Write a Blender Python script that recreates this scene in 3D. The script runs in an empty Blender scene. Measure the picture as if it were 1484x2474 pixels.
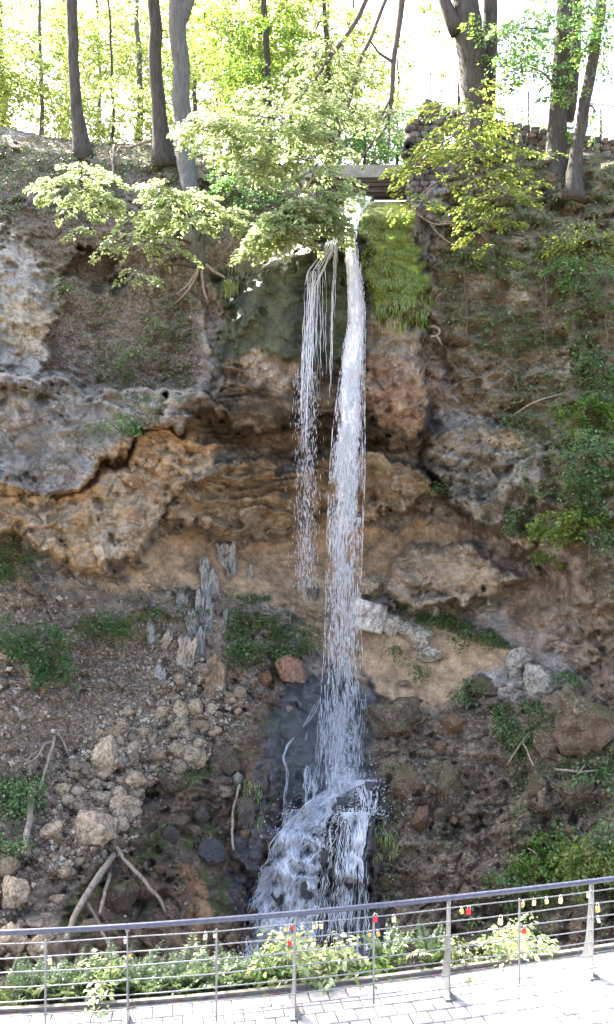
import bpy, math, random
import numpy as np

sc = bpy.context.scene
COL = sc.collection
ZC = 12.0                                   # eye height above the pool datum
F, CX, CY = 2058.0, 742.0, 1237.0           # focal length and optical centre in layout units (frame 1484 x 2474)

# ------------------------------------------------------------------ camera, sky, sun, exposure
cam = bpy.data.objects.new('camera', bpy.data.cameras.new('camera'))
COL.objects.link(cam)
cam.location = (0, 0, ZC); cam.rotation_euler = (math.pi/2, 0, 0)
cam.data.sensor_fit = 'VERTICAL'; cam.data.angle_y = 2*math.atan(1237.0/F)
cam.data.clip_end = 3000; cam.data.clip_start = 0.05
sc.camera = cam

SUN_EL, SUN_AZ = math.radians(47), math.radians(-42)      # azimuth from +Y towards +X: behind the cliff, to the left
wd = bpy.data.worlds.new('World'); sc.world = wd; wd.use_nodes = True
nt = wd.node_tree; nt.nodes.clear()
sky = nt.nodes.new('ShaderNodeTexSky'); sky.sky_type = 'NISHITA'; sky.sun_disc = False
sky.sun_elevation = SUN_EL; sky.sun_rotation = SUN_AZ % (2*math.pi)
sky.dust_density = 5.0; sky.air_density = .75; sky.ozone_density = 0.6
bg = nt.nodes.new('ShaderNodeBackground'); bg.inputs[1].default_value = 0.145
wo = nt.nodes.new('ShaderNodeOutputWorld')
nt.links.new(sky.outputs[0], bg.inputs[0]); nt.links.new(bg.outputs[0], wo.inputs[0])
sl = bpy.data.lights.new('sun', 'SUN'); sl.energy = 5.0; sl.angle = math.radians(0.5); sl.color = (1, 0.95, 0.86)
so = bpy.data.objects.new('sun', sl); COL.objects.link(so)
so.rotation_euler = (math.pi/2 - SUN_EL, 0, math.pi - SUN_AZ)
sc.view_settings.view_transform = 'Standard'; sc.view_settings.look = 'None'
sc.view_settings.gamma = 1; sc.view_settings.use_curve_mapping = False
sc.view_settings.exposure = 3.0
sc.render.engine = 'CYCLES'
sc.cycles.use_denoising = True
sc.cycles.max_bounces = 8; sc.cycles.diffuse_bounces = 5; sc.cycles.glossy_bounces = 2
sc.cycles.transmission_bounces = 4; sc.cycles.transparent_max_bounces = 12; sc.cycles.volume_bounces = 0
sc.cycles.sample_clamp_indirect = 6

rng = np.random.default_rng(7)

# ------------------------------------------------------------------ helpers
def P(x, y, d):
    return np.array(((x-CX)/F*d, d, ZC-(y-CY)/F*d))

def mesh_np(name, V, Fq, mat=None, smooth=True):
    V = np.asarray(V, np.float32); Fq = np.asarray(Fq, np.int32)
    me = bpy.data.meshes.new(name); k = Fq.shape[1]
    me.vertices.add(len(V)); me.vertices.foreach_set('co', V.ravel())
    me.loops.add(Fq.size); me.loops.foreach_set('vertex_index', Fq.ravel())
    me.polygons.add(len(Fq)); me.polygons.foreach_set('loop_start', np.arange(0, Fq.size, k, dtype=np.int32))
    me.polygons.foreach_set('use_smooth', np.full(len(Fq), smooth))
    me.update(calc_edges=True); me.validate()
    if mat: me.materials.append(mat)
    return me

def link(name, me, parent=None, loc=None):
    o = bpy.data.objects.new(name, me); COL.objects.link(o)
    if parent: o.parent = parent
    if loc is not None: o.location = [float(v) for v in loc]
    return o

def tag(o, label=None, cat=None, group=None, kind=None):
    if label: o['label'] = label
    if cat: o['category'] = cat
    if group: o['group'] = group
    if kind: o['kind'] = kind
    return o

def thing(name, label, cat, loc=(0, 0, 0), group=None):
    o = bpy.data.objects.new(name, None); COL.objects.link(o); o.location = [float(v) for v in loc]
    o.empty_display_size = 0.1
    return tag(o, label, cat, group)

class MB:                                   # collects pieces of quads
    def __init__(s): s.v = []; s.f = []; s.n = 0
    def add(s, V, Fq):
        s.v.append(np.asarray(V, float)); s.f.append(np.asarray(Fq, int)+s.n); s.n += len(V)
    def tube(s, pts, rad, seg=6, jitter=0.0, caps=True):
        pts = np.asarray(pts, float); n = len(pts); rad = np.broadcast_to(rad, n)
        T = np.gradient(pts, axis=0); T /= np.linalg.norm(T, axis=1)[:, None]+1e-9
        ref = np.array((0.31, 0.9, 0.2)) if abs(T[:, 2]).mean() > .6 else np.array((0.1, 0.2, 1.0))
        A = np.cross(T, ref); A /= np.linalg.norm(A, axis=1)[:, None]+1e-9
        B = np.cross(T, A)
        a = np.linspace(0, 2*np.pi, seg, endpoint=False)
        R = rad[:, None]*(1+jitter*rng.standard_normal((n, seg)))
        V = pts[:, None]+R[..., None]*(np.cos(a)[None, :, None]*A[:, None]+np.sin(a)[None, :, None]*B[:, None])
        i = np.arange(n-1)[:, None]*seg; j = np.arange(seg)[None]; j2 = (j+1) % seg
        Q = np.stack([i+j, i+j2, i+seg+j2, i+seg+j], -1).reshape(-1, 4)
        V = V.reshape(-1, 3)
        if caps:
            V = np.vstack([V, pts[:1], pts[-1:]]); c0, c1 = n*seg, n*seg+1
            jj = np.arange(0, seg, 2)
            Q = np.vstack([Q, np.stack([np.full_like(jj, c0), (jj+2) % seg, (jj+1) % seg, jj], -1),
                           np.stack([np.full_like(jj, c1), (n-1)*seg+jj, (n-1)*seg+(jj+1) % seg, (n-1)*seg+(jj+2) % seg], -1)])
        s.add(V, Q)
    def box(s, c, sx, sy, sz, ux=(1, 0, 0), uy=(0, 1, 0), uz=(0, 0, 1)):
        c = np.asarray(c, float); ux, uy, uz = (np.asarray(u, float) for u in (ux, uy, uz))
        V = [c+ux*sx*a/2+uy*sy*b/2+uz*sz*e/2 for e in (-1, 1) for b in (-1, 1) for a in (-1, 1)]
        s.add(V, [(0, 2, 3, 1), (4, 5, 7, 6), (0, 1, 5, 4), (2, 6, 7, 3), (0, 4, 6, 2), (1, 3, 7, 5)])
    def mesh(s, name, mat, smooth=False):
        return mesh_np(name, np.vstack(s.v), np.vstack(s.f), mat, smooth)
    def build(s, name, mat, parent=None, smooth=False, loc=None):
        return link(name, s.mesh(name, mat, smooth), parent, loc)

def smooth_path(pts, n):
    pts = np.asarray(pts, float)
    t = np.r_[0, np.cumsum(np.linalg.norm(np.diff(pts, axis=0), axis=1))]; u = np.linspace(0, t[-1], n)
    out = np.stack([np.interp(u, t, pts[:, k]) for k in range(pts.shape[1])], 1)
    for _ in range(3):
        out[1:-1] = .25*out[:-2]+.5*out[1:-1]+.25*out[2:]
    return out

# ---- numpy gradient noise
def _h(ix, iy, iz, seed):
    h = (ix.astype(np.uint32)*np.uint32(374761393)+iy.astype(np.uint32)*np.uint32(668265263)
         + iz.astype(np.uint32)*np.uint32(2147483647)+np.uint32(seed*1013904223 & 0xffffffff))
    h = (h ^ (h >> np.uint32(13)))*np.uint32(1274126177)
    h = (h ^ (h >> np.uint32(15)))*np.uint32(2246822519)
    return h ^ (h >> np.uint32(16))
GR = np.array([(1, 1, 0), (-1, 1, 0), (1, -1, 0), (-1, -1, 0), (1, 0, 1), (-1, 0, 1), (1, 0, -1), (-1, 0, -1),
               (0, 1, 1), (0, -1, 1), (0, 1, -1), (0, -1, -1), (1, 1, 0), (-1, 1, 0), (0, -1, 1), (0, -1, -1)], np.float32)
PT = np.random.default_rng(5).permutation(256).astype(np.int32)
GX4, GY4, GZ4 = (np.ascontiguousarray(GR[:, k]) for k in range(3))
def perlin(p, seed=0):
    x, y, z = (np.ascontiguousarray(np.asarray(p)[:, k], np.float32)+np.float32(7.7*seed+3.1*k) for k in range(3))
    fx, fy, fz = np.floor(x), np.floor(y), np.floor(z)
    ix, iy, iz = fx.astype(np.int32) & 255, fy.astype(np.int32) & 255, fz.astype(np.int32) & 255
    x -= fx; y -= fy; z -= fz
    u, v, w = (t*t*t*(t*(t*6-15)+10) for t in (x, y, z))
    def corner(h, a, b, c):
        k = PT[h] & 15
        return GX4[k]*a+GY4[k]*b+GZ4[k]*c
    A0 = PT[ix]+iy; A1 = PT[(ix+1) & 255]+iy
    a00, a01, a10, a11 = PT[A0 & 255]+iz, PT[(A0+1) & 255]+iz, PT[A1 & 255]+iz, PT[(A1+1) & 255]+iz
    def lay(k, dz):
        c = z-dz
        n00 = corner((a00+k) & 255, x, y, c); n10 = corner((a10+k) & 255, x-1, y, c)
        n01 = corner((a01+k) & 255, x, y-1, c); n11 = corner((a11+k) & 255, x-1, y-1, c)
        n0 = n00+u*(n10-n00); n1 = n01+u*(n11-n01)
        return n0+v*(n1-n0)
    l0 = lay(0, 0); return l0+w*(lay(1, 1)-l0)
def fbm(p, o=4, seed=0, ridged=False):
    a, s, t = 0.5, 1.0, 0
    for k in range(o):
        n = perlin(p*s+17.3*k, seed+k)
        t = t+a*((1-2*np.abs(n)) if ridged else n); a *= .5; s *= 2.03
    return t
def worley(p, seed=0):
    p = np.asarray(p, np.float32); i = np.floor(p).astype(np.int64); best = np.full(len(p), 9., np.float32); second = best.copy(); cid = np.zeros(len(p), np.uint32)
    for dx in (-1, 0, 1):
        for dy in (-1, 0, 1):
            for dz in (-1, 0, 1):
                h = _h(i[:, 0]+dx, i[:, 1]+dy, i[:, 2]+dz, seed)
                q = np.stack([i[:, 0]+dx+(h & 255)/255., i[:, 1]+dy+((h >> 8) & 255)/255., i[:, 2]+dz+((h >> 16) & 255)/255.], 1)
                d = np.sqrt(((q-p)**2).sum(1)).astype(np.float32)
                m = d < best
                second = np.where(m, best, np.minimum(second, d)); cid = np.where(m, h, cid); best = np.where(m, d, best)
    return best, second, (cid & 1023)/1023.
def sstep(a, b, x):
    t = np.clip((x-a)/(b-a), 0, 1); return t*t*(3-2*t)
def sdf(poly, X, Y):                        # signed distance, positive inside; only worked out near the outline's box
    poly = np.asarray(poly, float); m = 60
    near = (X > poly[:, 0].min()-m) & (X < poly[:, 0].max()+m) & (Y > poly[:, 1].min()-m) & (Y < poly[:, 1].max()+m)
    R = np.full(X.shape, -60.); R[near] = np.maximum(_sdf(poly, X[near], Y[near]), -60); return R
def _sdf(poly, X, Y):
    poly = np.asarray(poly, float); D = np.full(X.shape, 1e9); ins = np.zeros(X.shape, bool); n = len(poly)
    for k in range(n):
        a, b = poly[k], poly[(k+1) % n]; e = b-a; wx, wy = X-a[0], Y-a[1]
        t = np.clip((wx*e[0]+wy*e[1])/(e@e), 0, 1)
        D = np.minimum(D, (wx-e[0]*t)**2+(wy-e[1]*t)**2)
        c = (a[1] > Y) != (b[1] > Y)
        if a[1] != b[1]: ins ^= c & (X < (b[0]-a[0])*(Y-a[1])/(b[1]-a[1])+a[0])
    D = np.sqrt(D); return np.where(ins, D, -D)

# ------------------------------------------------------------------ materials
class NT:
    def __init__(s, name):
        s.m = bpy.data.materials.new(name); s.m.use_nodes = True; s.t = s.m.node_tree; s.t.nodes.clear()
        s.out = s.n('OutputMaterial')
    def n(s, typ, **kw):
        nd = s.t.nodes.new('ShaderNode'+typ)
        for k, v in kw.items():
            if k.startswith('_'): nd.inputs[k[1:].replace('_', ' ')].default_value = v
            else: setattr(nd, k, v)
        return nd
    def l(s, a, b): s.t.links.new(a, b)
    def noise(s, scale, detail=4, rough=.6, vec=None, mapscale=None):
        nd = s.n('TexNoise', _Scale=scale, _Detail=detail, _Roughness=rough)
        if vec is None: vec = s.n('TexCoord').outputs['Object']
        if mapscale is not None:
            mp = s.n('Mapping'); mp.inputs['Scale'].default_value = mapscale; s.l(vec, mp.inputs[0]); vec = mp.outputs[0]
        s.l(vec, nd.inputs['Vector']); return nd.outputs[0]
    def ramp(s, fac, *stops):
        r = s.n('ValToRGB'); e = r.color_ramp.elements
        while len(e) < len(stops): e.new(.5)
        for el, (p, c) in zip(e, stops):
            el.position = p; el.color = (*c, 1) if hasattr(c, '__len__') else (c, c, c, 1)
        s.l(fac, r.inputs[0]); return r.outputs[0]
    def mix(s, fac, a, b, mode='MIX'):
        m = s.n('MixRGB', blend_type=mode)
        for k, v in ((0, fac), (1, a), (2, b)):
            if hasattr(v, 'is_output'): s.l(v, m.inputs[k])
            else: m.inputs[k].default_value = v if k == 0 else (*v, 1)
        return m.outputs[0]
    def bump(s, h, strength=.5, dist=.05):
        b = s.n('Bump', _Strength=strength, _Distance=dist); s.l(h, b.inputs['Height']); return b.outputs[0]
    def pbr(s, col, rough=.8, normal=None, metal=0, spec=.3):
        p = s.n('BsdfPrincipled', _Roughness=rough if not hasattr(rough, 'is_output') else .5, _Metallic=metal)
        p.inputs['Specular IOR Level'].default_value = spec
        if hasattr(col, 'is_output'): s.l(col, p.inputs['Base Color'])
        else: p.inputs['Base Color'].default_value = (*col, 1)
        if hasattr(rough, 'is_output'): s.l(rough, p.inputs['Roughness'])
        if normal is not None: s.l(normal, p.inputs['Normal'])
        s.l(p.outputs[0], s.out.inputs[0]); return s.m

def leaf_mat(name, col, trans, var=.25, mixf=.5):
    s = NT(name); g = s.n('NewGeometry')
    hv = s.n('HueSaturation'); hv.inputs['Color'].default_value = (*col, 1)
    mr = s.n('MapRange'); mr.inputs[3].default_value = .5-.035; mr.inputs[4].default_value = .5+.035
    s.l(g.outputs['Random Per Island'], mr.inputs[0]); s.l(mr.outputs[0], hv.inputs['Hue'])
    mv = s.n('MapRange'); mv.inputs[3].default_value = 1-var; mv.inputs[4].default_value = 1+var
    mu = s.n('Math', operation='FRACT'); mm = s.n('Math', operation='MULTIPLY'); mm.inputs[1].default_value = 7.31
    s.l(g.outputs['Random Per Island'], mm.inputs[0]); s.l(mm.outputs[0], mu.inputs[0]); s.l(mu.outputs[0], mv.inputs[0]); s.l(mv.outputs[0], hv.inputs['Value'])
    hv2 = s.n('HueSaturation'); hv2.inputs['Color'].default_value = (*trans, 1)
    s.l(mr.outputs[0], hv2.inputs['Hue']); s.l(mv.outputs[0], hv2.inputs['Value'])
    p = s.n('BsdfPrincipled', _Roughness=.36); p.inputs['Specular IOR Level'].default_value = .8; s.l(hv.outputs[0], p.inputs['Base Color'])
    tr = s.n('BsdfTranslucent'); s.l(hv2.outputs[0], tr.inputs[0])
    mx = s.n('MixShader'); mx.inputs[0].default_value = mixf
    s.l(p.outputs[0], mx.inputs[1]); s.l(tr.outputs[0], mx.inputs[2]); s.l(mx.outputs[0], s.out.inputs[0])
    return s.m

M = {}
def cliff_material():
    s = NT('tufa_rock'); at = s.n('Attribute', attribute_name='Col'); mk = s.n('Attribute', attribute_name='Mask')
    sep = s.n('SeparateColor'); s.l(mk.outputs['Color'], sep.inputs[0])
    wet, litter, rocky = sep.outputs[0], sep.outputs[1], sep.outputs[2]
    a = s.noise(3.2, 5, .66); b = s.noise(15, 2, .6); e = s.noise(2.2, 6, .65, mapscale=(2.2, 2.2, .55))
    c = s.mix(1.0, at.outputs['Color'], s.ramp(a, (.28, .45), (.5, .96), (.72, 1.55)), 'MULTIPLY')
    c = s.mix(1.0, c, s.ramp(b, (.3, .82), (.5, 1.0), (.7, 1.18)), 'MULTIPLY')
    # pale lime crust patches on the rock
    pale = s.n('Math', operation='MULTIPLY'); s.l(s.ramp(e, (.57, 0), (.68, .32)), pale.inputs[0]); s.l(rocky, pale.inputs[1])
    c = s.mix(pale.outputs[0], c, (.40, .36, .29))
    stain_shade = s.noise(5.5, 6, .7, mapscale=(1.6, 1.6, .5))
    st = s.n('Math', operation='MULTIPLY'); s.l(s.ramp(stain_shade, (.58, 0), (.68, .75)), st.inputs[0]); s.l(rocky, st.inputs[1])
    c = s.mix(st.outputs[0], c, (.07, .06, .05))
    # leaf litter / gravel flecks
    v = s.n('TexVoronoi', _Scale=19.0); v.inputs['Randomness'].default_value = 1; s.l(s.n('TexCoord').outputs['Object'], v.inputs['Vector'])
    sp = s.n('SeparateColor'); s.l(v.outputs['Color'], sp.inputs[0])
    fl = s.ramp(sp.outputs[0], (.0, (.06, .045, .034)), (.3, (.15, .107, .072)), (.6, (.25, .18, .12)), (.85, (.38, .29, .2)), (.97, (.48, .42, .34)))
    lf = s.n('Math', operation='MULTIPLY'); s.l(litter, lf.inputs[0]); lf.inputs[1].default_value = .8
    c = s.mix(lf.outputs[0], c, fl)
    h = s.n('Math', operation='ADD'); h2 = s.n('Math', operation='MULTIPLY'); h2.inputs[1].default_value = .16
    bl = s.noise(13, 2, .55); s.l(bl, h2.inputs[0]); s.l(s.noise(3.2, 4, .6), h.inputs[0]); s.l(h2.outputs[0], h.inputs[1])
    # fractures: fine cracks in a darker tone
    wv = s.n('TexNoise', _Scale=2.6, _Detail=3); s.l(s.n('TexCoord').outputs['Object'], wv.inputs['Vector'])
    ws = s.n('VectorMath', operation='SCALE'); ws.inputs['Scale'].default_value = .55; s.l(wv.outputs['Color'], ws.inputs[0])
    wa_ = s.n('VectorMath', operation='ADD'); s.l(s.n('TexCoord').outputs['Object'], wa_.inputs[0]); s.l(ws.outputs[0], wa_.inputs[1])
    mp_ = s.n('Mapping'); mp_.inputs['Scale'].default_value = (1.5, 1.5, 2.3); s.l(wa_.outputs[0], mp_.inputs[0])
    vc = s.n('TexVoronoi', feature='DISTANCE_TO_EDGE', _Scale=1.7); s.l(mp_.outputs[0], vc.inputs['Vector'])
    vc2 = s.n('TexVoronoi', feature='DISTANCE_TO_EDGE', _Scale=5.0); s.l(mp_.outputs[0], vc2.inputs['Vector'])
    cr = s.mix(1, s.ramp(vc.outputs['Distance'], (0, 0), (.035, 1)), s.ramp(vc2.outputs['Distance'], (0, .25), (.05, 1)), 'MULTIPLY')
    crk = s.n('Math', operation='MULTIPLY'); s.l(s.mix(1, s.mix(1, (1, 1, 1), cr, 'SUBTRACT'), s.ramp(s.noise(1.1, 3, .6), (.42, 0), (.6, .8)), 'MULTIPLY'), crk.inputs[0]); s.l(rocky, crk.inputs[1])
    c = s.mix(crk.outputs[0], c, (.06, .05, .04))
    hc = s.n('Math', operation='MULTIPLY_ADD'); s.l(crk.outputs[0], hc.inputs[0]); hc.inputs[1].default_value = -.4; s.l(h.outputs[0], hc.inputs[2]); h = hc
    hv = s.n('Math', operation='ADD'); hm = s.n('Math', operation='MULTIPLY'); s.l(v.outputs['Distance'], hm.inputs[0]); s.l(litter, hm.inputs[1])
    s.l(h.outputs[0], hv.inputs[0]); s.l(hm.outputs[0], hv.inputs[1])
    nrm = s.bump(hv.outputs[0], .85, .12)
    r = s.n('MapRange'); r.inputs[3].default_value = .92; r.inputs[4].default_value = .38; s.l(wet, r.inputs[0])
    return s.pbr(c, r.outputs[0], nrm, spec=.35)
M['cliff'] = cliff_material()

def stone_material(name, spec=.25, moss=0.0):
    s = NT(name); oi = s.n('ObjectInfo'); tc = s.n('TexCoord').outputs['Object']
    ad = s.n('VectorMath', operation='ADD'); s.l(tc, ad.inputs[0]); s.l(oi.outputs['Location'], ad.inputs[1]); v = ad.outputs[0]
    a = s.noise(5, 7, .65, v); b = s.noise(32, 4, .7, v)
    c = s.mix(1, oi.outputs['Color'], s.ramp(a, (.3, .42), (.5, .95), (.7, 1.5)), 'MULTIPLY')
    c = s.mix(1, c, s.ramp(b, (.3, .6), (.5, 1), (.7, 1.35)), 'MULTIPLY')
    if moss:
        g = s.n('NewGeometry'); sx = s.n('SeparateXYZ'); s.l(g.outputs['Normal'], sx.inputs[0])
        add = s.n('Math', operation='ADD'); mu = s.n('Math', operation='MULTIPLY'); mu.inputs[1].default_value = .55
        s.l(sx.outputs[2], mu.inputs[0]); s.l(mu.outputs[0], add.inputs[0]); s.l(a, add.inputs[1])
        c = s.mix(s.ramp(add.outputs[0], (.66, 0), (.95, moss)), c, s.mix(b, (.03, .034, .011), (.10, .11, .028)))
        vo = s.n('TexVoronoi', _Scale=17.); s.l(v, vo.inputs['Vector']); sp = s.n('SeparateColor'); s.l(vo.outputs['Color'], sp.inputs[0])
        c = s.mix(s.ramp(s.noise(1.7, 4, .6, v), (.42, .15), (.6, .75)), c, s.ramp(sp.outputs[0], (0, (.045, .034, .026)), (.5, (.12, .085, .055)), (.9, (.25, .19, .14))))
    h = s.n('Math', operation='ADD'); h2 = s.n('Math', operation='MULTIPLY'); h2.inputs[1].default_value = .4
    s.l(s.noise(18, 2, .6, v), h2.inputs[0]); s.l(s.noise(5, 4, .6, v), h.inputs[0]); s.l(h2.outputs[0], h.inputs[1])
    dirt = s.noise(2.3, 5, .65, v); c = s.mix(s.ramp(dirt, (.5, 0), (.62, .7)), c, (.1, .075, .05))
    return s.pbr(c, .85, s.bump(h.outputs[0], .9, .06), spec=spec)
M['stone'] = stone_material('limestone'); M['moss_stone'] = stone_material('mossy_stone', moss=.9)

def bark(name, c1, c2):
    s = NT(name); a = s.noise(3, 6, .7, mapscale=(5, 5, .8)); b = s.noise(2.5, 4, .6)
    c = s.mix(b, s.ramp(a, (.3, c1), (.7, c2)), s.ramp(a, (.3, tuple(x*.8 for x in c1)), (.7, tuple(x*1.2 for x in c2))))
    return s.pbr(c, .9, s.bump(a, .8, .04), spec=.2)
M['bark'] = bark('dark_bark', (.038, .034, .028), (.10, .09, .076))
M['beech'] = bark('beech_bark', (.075, .075, .067), (.16, .157, .14))
M['twig'] = bark('twig_bark', (.07, .055, .04), (.14, .115, .09))
M['dead'] = bark('dead_wood', (.16, .12, .085), (.38, .32, .25))
M['leaf_bright'] = leaf_mat('spring_leaf', (.27, .31, .17), (.50, .60, .26), .4, .5)
M['leaf_young'] = leaf_mat('young_leaf', (.17, .22, .055), (.38, .46, .09), .4, .5)
M['leaf_mid'] = leaf_mat('mid_leaf', (.11, .19, .035), (.30, .46, .07), .35, .5)
M['leaf_far'] = leaf_mat('far_leaf', (.15, .21, .07), (.40, .50, .14), .35, .5)
M['leaf_cool'] = leaf_mat('cool_leaf', (.105, .175, .07), (.22, .42, .11), .35, .45)
M['ivy'] = leaf_mat('ivy_leaf', (.10, .155, .05), (.19, .29, .07), .45, .35)
M['fern'] = leaf_mat('fern_leaf', (.11, .155, .07), (.2, .27, .10), .35, .4)
M['moss'] = leaf_mat('moss', (.155, .195, .024), (.22, .28, .03), .8, .3)
M['dry_grass'] = leaf_mat('dry_grass', (.34, .31, .17), (.4, .36, .18), .3, .4)
M['litter'] = leaf_mat('dead_leaf', (.13, .085, .055), (.12, .07, .04), .6, .15)

# ------------------------------------------------------------------ the cliff: depth map from the place's plan, relief from noise
SKY = np.array([(-350, 300), (0, 305), (120, 330), (250, 345), (420, 352), (520, 375), (640, 388), (740, 410), (790, 472), (845, 486), (985, 486),
                (1010, 470), (1040, 400), (1100, 345), (1200, 318), (1300, 335), (1400, 345), (1484, 355), (1850, 380)], float)
lx = np.array([-350, 0, 250, 500, 650, 760, 860, 950, 1100, 1300, 1484, 1850], float)
ly = np.array([280, 420, 600, 800, 1000, 1150, 1300, 1420, 1600, 1800, 2000, 2200, 2350, 2500, 2700], float)
LD = np.array([
 [26, 26, 26.3, 26.5, 26.5, 26, 26, 26, 25.4, 24.8, 24, 23],
 [24, 24.5, 25, 25.2, 24.8, 24, 23.5, 23.8, 23.5, 23.3, 22.6, 22],
 [22.3, 22.8, 23.8, 23.6, 22.9, 22.7, 22.5, 22.3, 22.3, 22.3, 21.5, 20.5],
 [21.6, 22, 23, 22.8, 22.4, 22.5, 22.4, 22.1, 21.9, 21.6, 20.8, 20],
 [21.2, 21.6, 22.3, 22.2, 22.3, 22.5, 22.5, 22.3, 21.8, 21.2, 20.2, 19.5],
 [20.9, 21.3, 21.8, 22.9, 23.7, 23.9, 23.8, 23.4, 22.2, 21, 19.8, 19],
 [20.4, 20.9, 21.8, 23.6, 24.7, 24.9, 24.7, 24.3, 23.2, 21, 19.5, 18.6],
 [19.6, 20.3, 21.6, 22.8, 23.5, 23.8, 23.6, 23.5, 23.1, 21.7, 19.4, 18.2],
 [18.5, 19.3, 20.5, 21.2, 21.6, 21.9, 21.8, 21.6, 21.5, 20.8, 19.2, 18],
 [17.5, 18.3, 19.4, 20, 20.4, 20.8, 20.7, 20.3, 20.1, 19.6, 18.5, 17.3],
 [16.3, 17, 18, 18.9, 19.6, 19.9, 19.8, 19.4, 19.2, 18.6, 17.6, 16.5],
 [15, 15.7, 16.6, 17.8, 18.9, 19.2, 19, 18.6, 18.2, 17.7, 16.7, 15.6],
 [14, 14.6, 15.6, 17, 18.3, 18.6, 18.4, 17.9, 17.4, 16.9, 15.9, 14.8],
 [13.2, 13.6, 14.6, 16.2, 17.7, 18, 17.8, 17.2, 16.6, 16.1, 15, 14],
 [12.2, 12.6, 13.6, 15.2, 16.8, 17.2, 17, 16.3, 15.6, 15.1, 14, 13]])
NX, NY, YB = 560, 620, 2640.0
gx = np.linspace(-350, 1850, NX); gt = np.linspace(0, 1, NY); skyx = np.interp(gx, SKY[:, 0], SKY[:, 1])
GX = np.repeat(gx[None], NY, 0); GY = skyx[None]+gt[:, None]*(YB-skyx[None])
tmp = np.stack([np.interp(gx, lx, r) for r in LD])
fy = (np.interp(GY.ravel(), ly, np.arange(len(ly)))).reshape(GY.shape)
i0 = np.clip(fy.astype(int), 0, len(ly)-2); w = fy-i0; jj = np.arange(NX)[None]
D = tmp[i0, jj]*(1-w)+tmp[i0+1, jj]*w
def blur(A, r, it=2):
    for _ in range(it):
        for ax in (0, 1):
            n = 2*r+1; pad = [(0, 0), (0, 0)]; pad[ax] = (r+1, r)
            c = np.cumsum(np.pad(A, pad, mode='edge'), ax)
            A = ((c[n:] - c[:-n]) if ax == 0 else (c[:, n:]-c[:, :-n]))/n
    return A
D = blur(D, 11)
px, py = GX.ravel(), GY.ravel()
def W3(d): return np.stack([(px-CX)/F*d, d, ZC-(py-CY)/F*d], 1)
B = W3(D.ravel())
wa = fbm(B*.55, 4, 31)*95; wb = fbm(B*.55+50, 4, 41)*95
wc = fbm(B*3.0, 3, 51)*22; we = fbm(B*3.0+9, 3, 61)*22
WX, WY = px+wa*1.0+wc*1.5, py+wb*1.0+we*1.5         # ragged outlines
off = np.zeros(len(px)); AMP = np.ones(len(px))
def pm(poly, f, ragged=True):
    return sstep(-f, f, sdf(poly, WX if ragged else px, WY if ragged else py))
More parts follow.
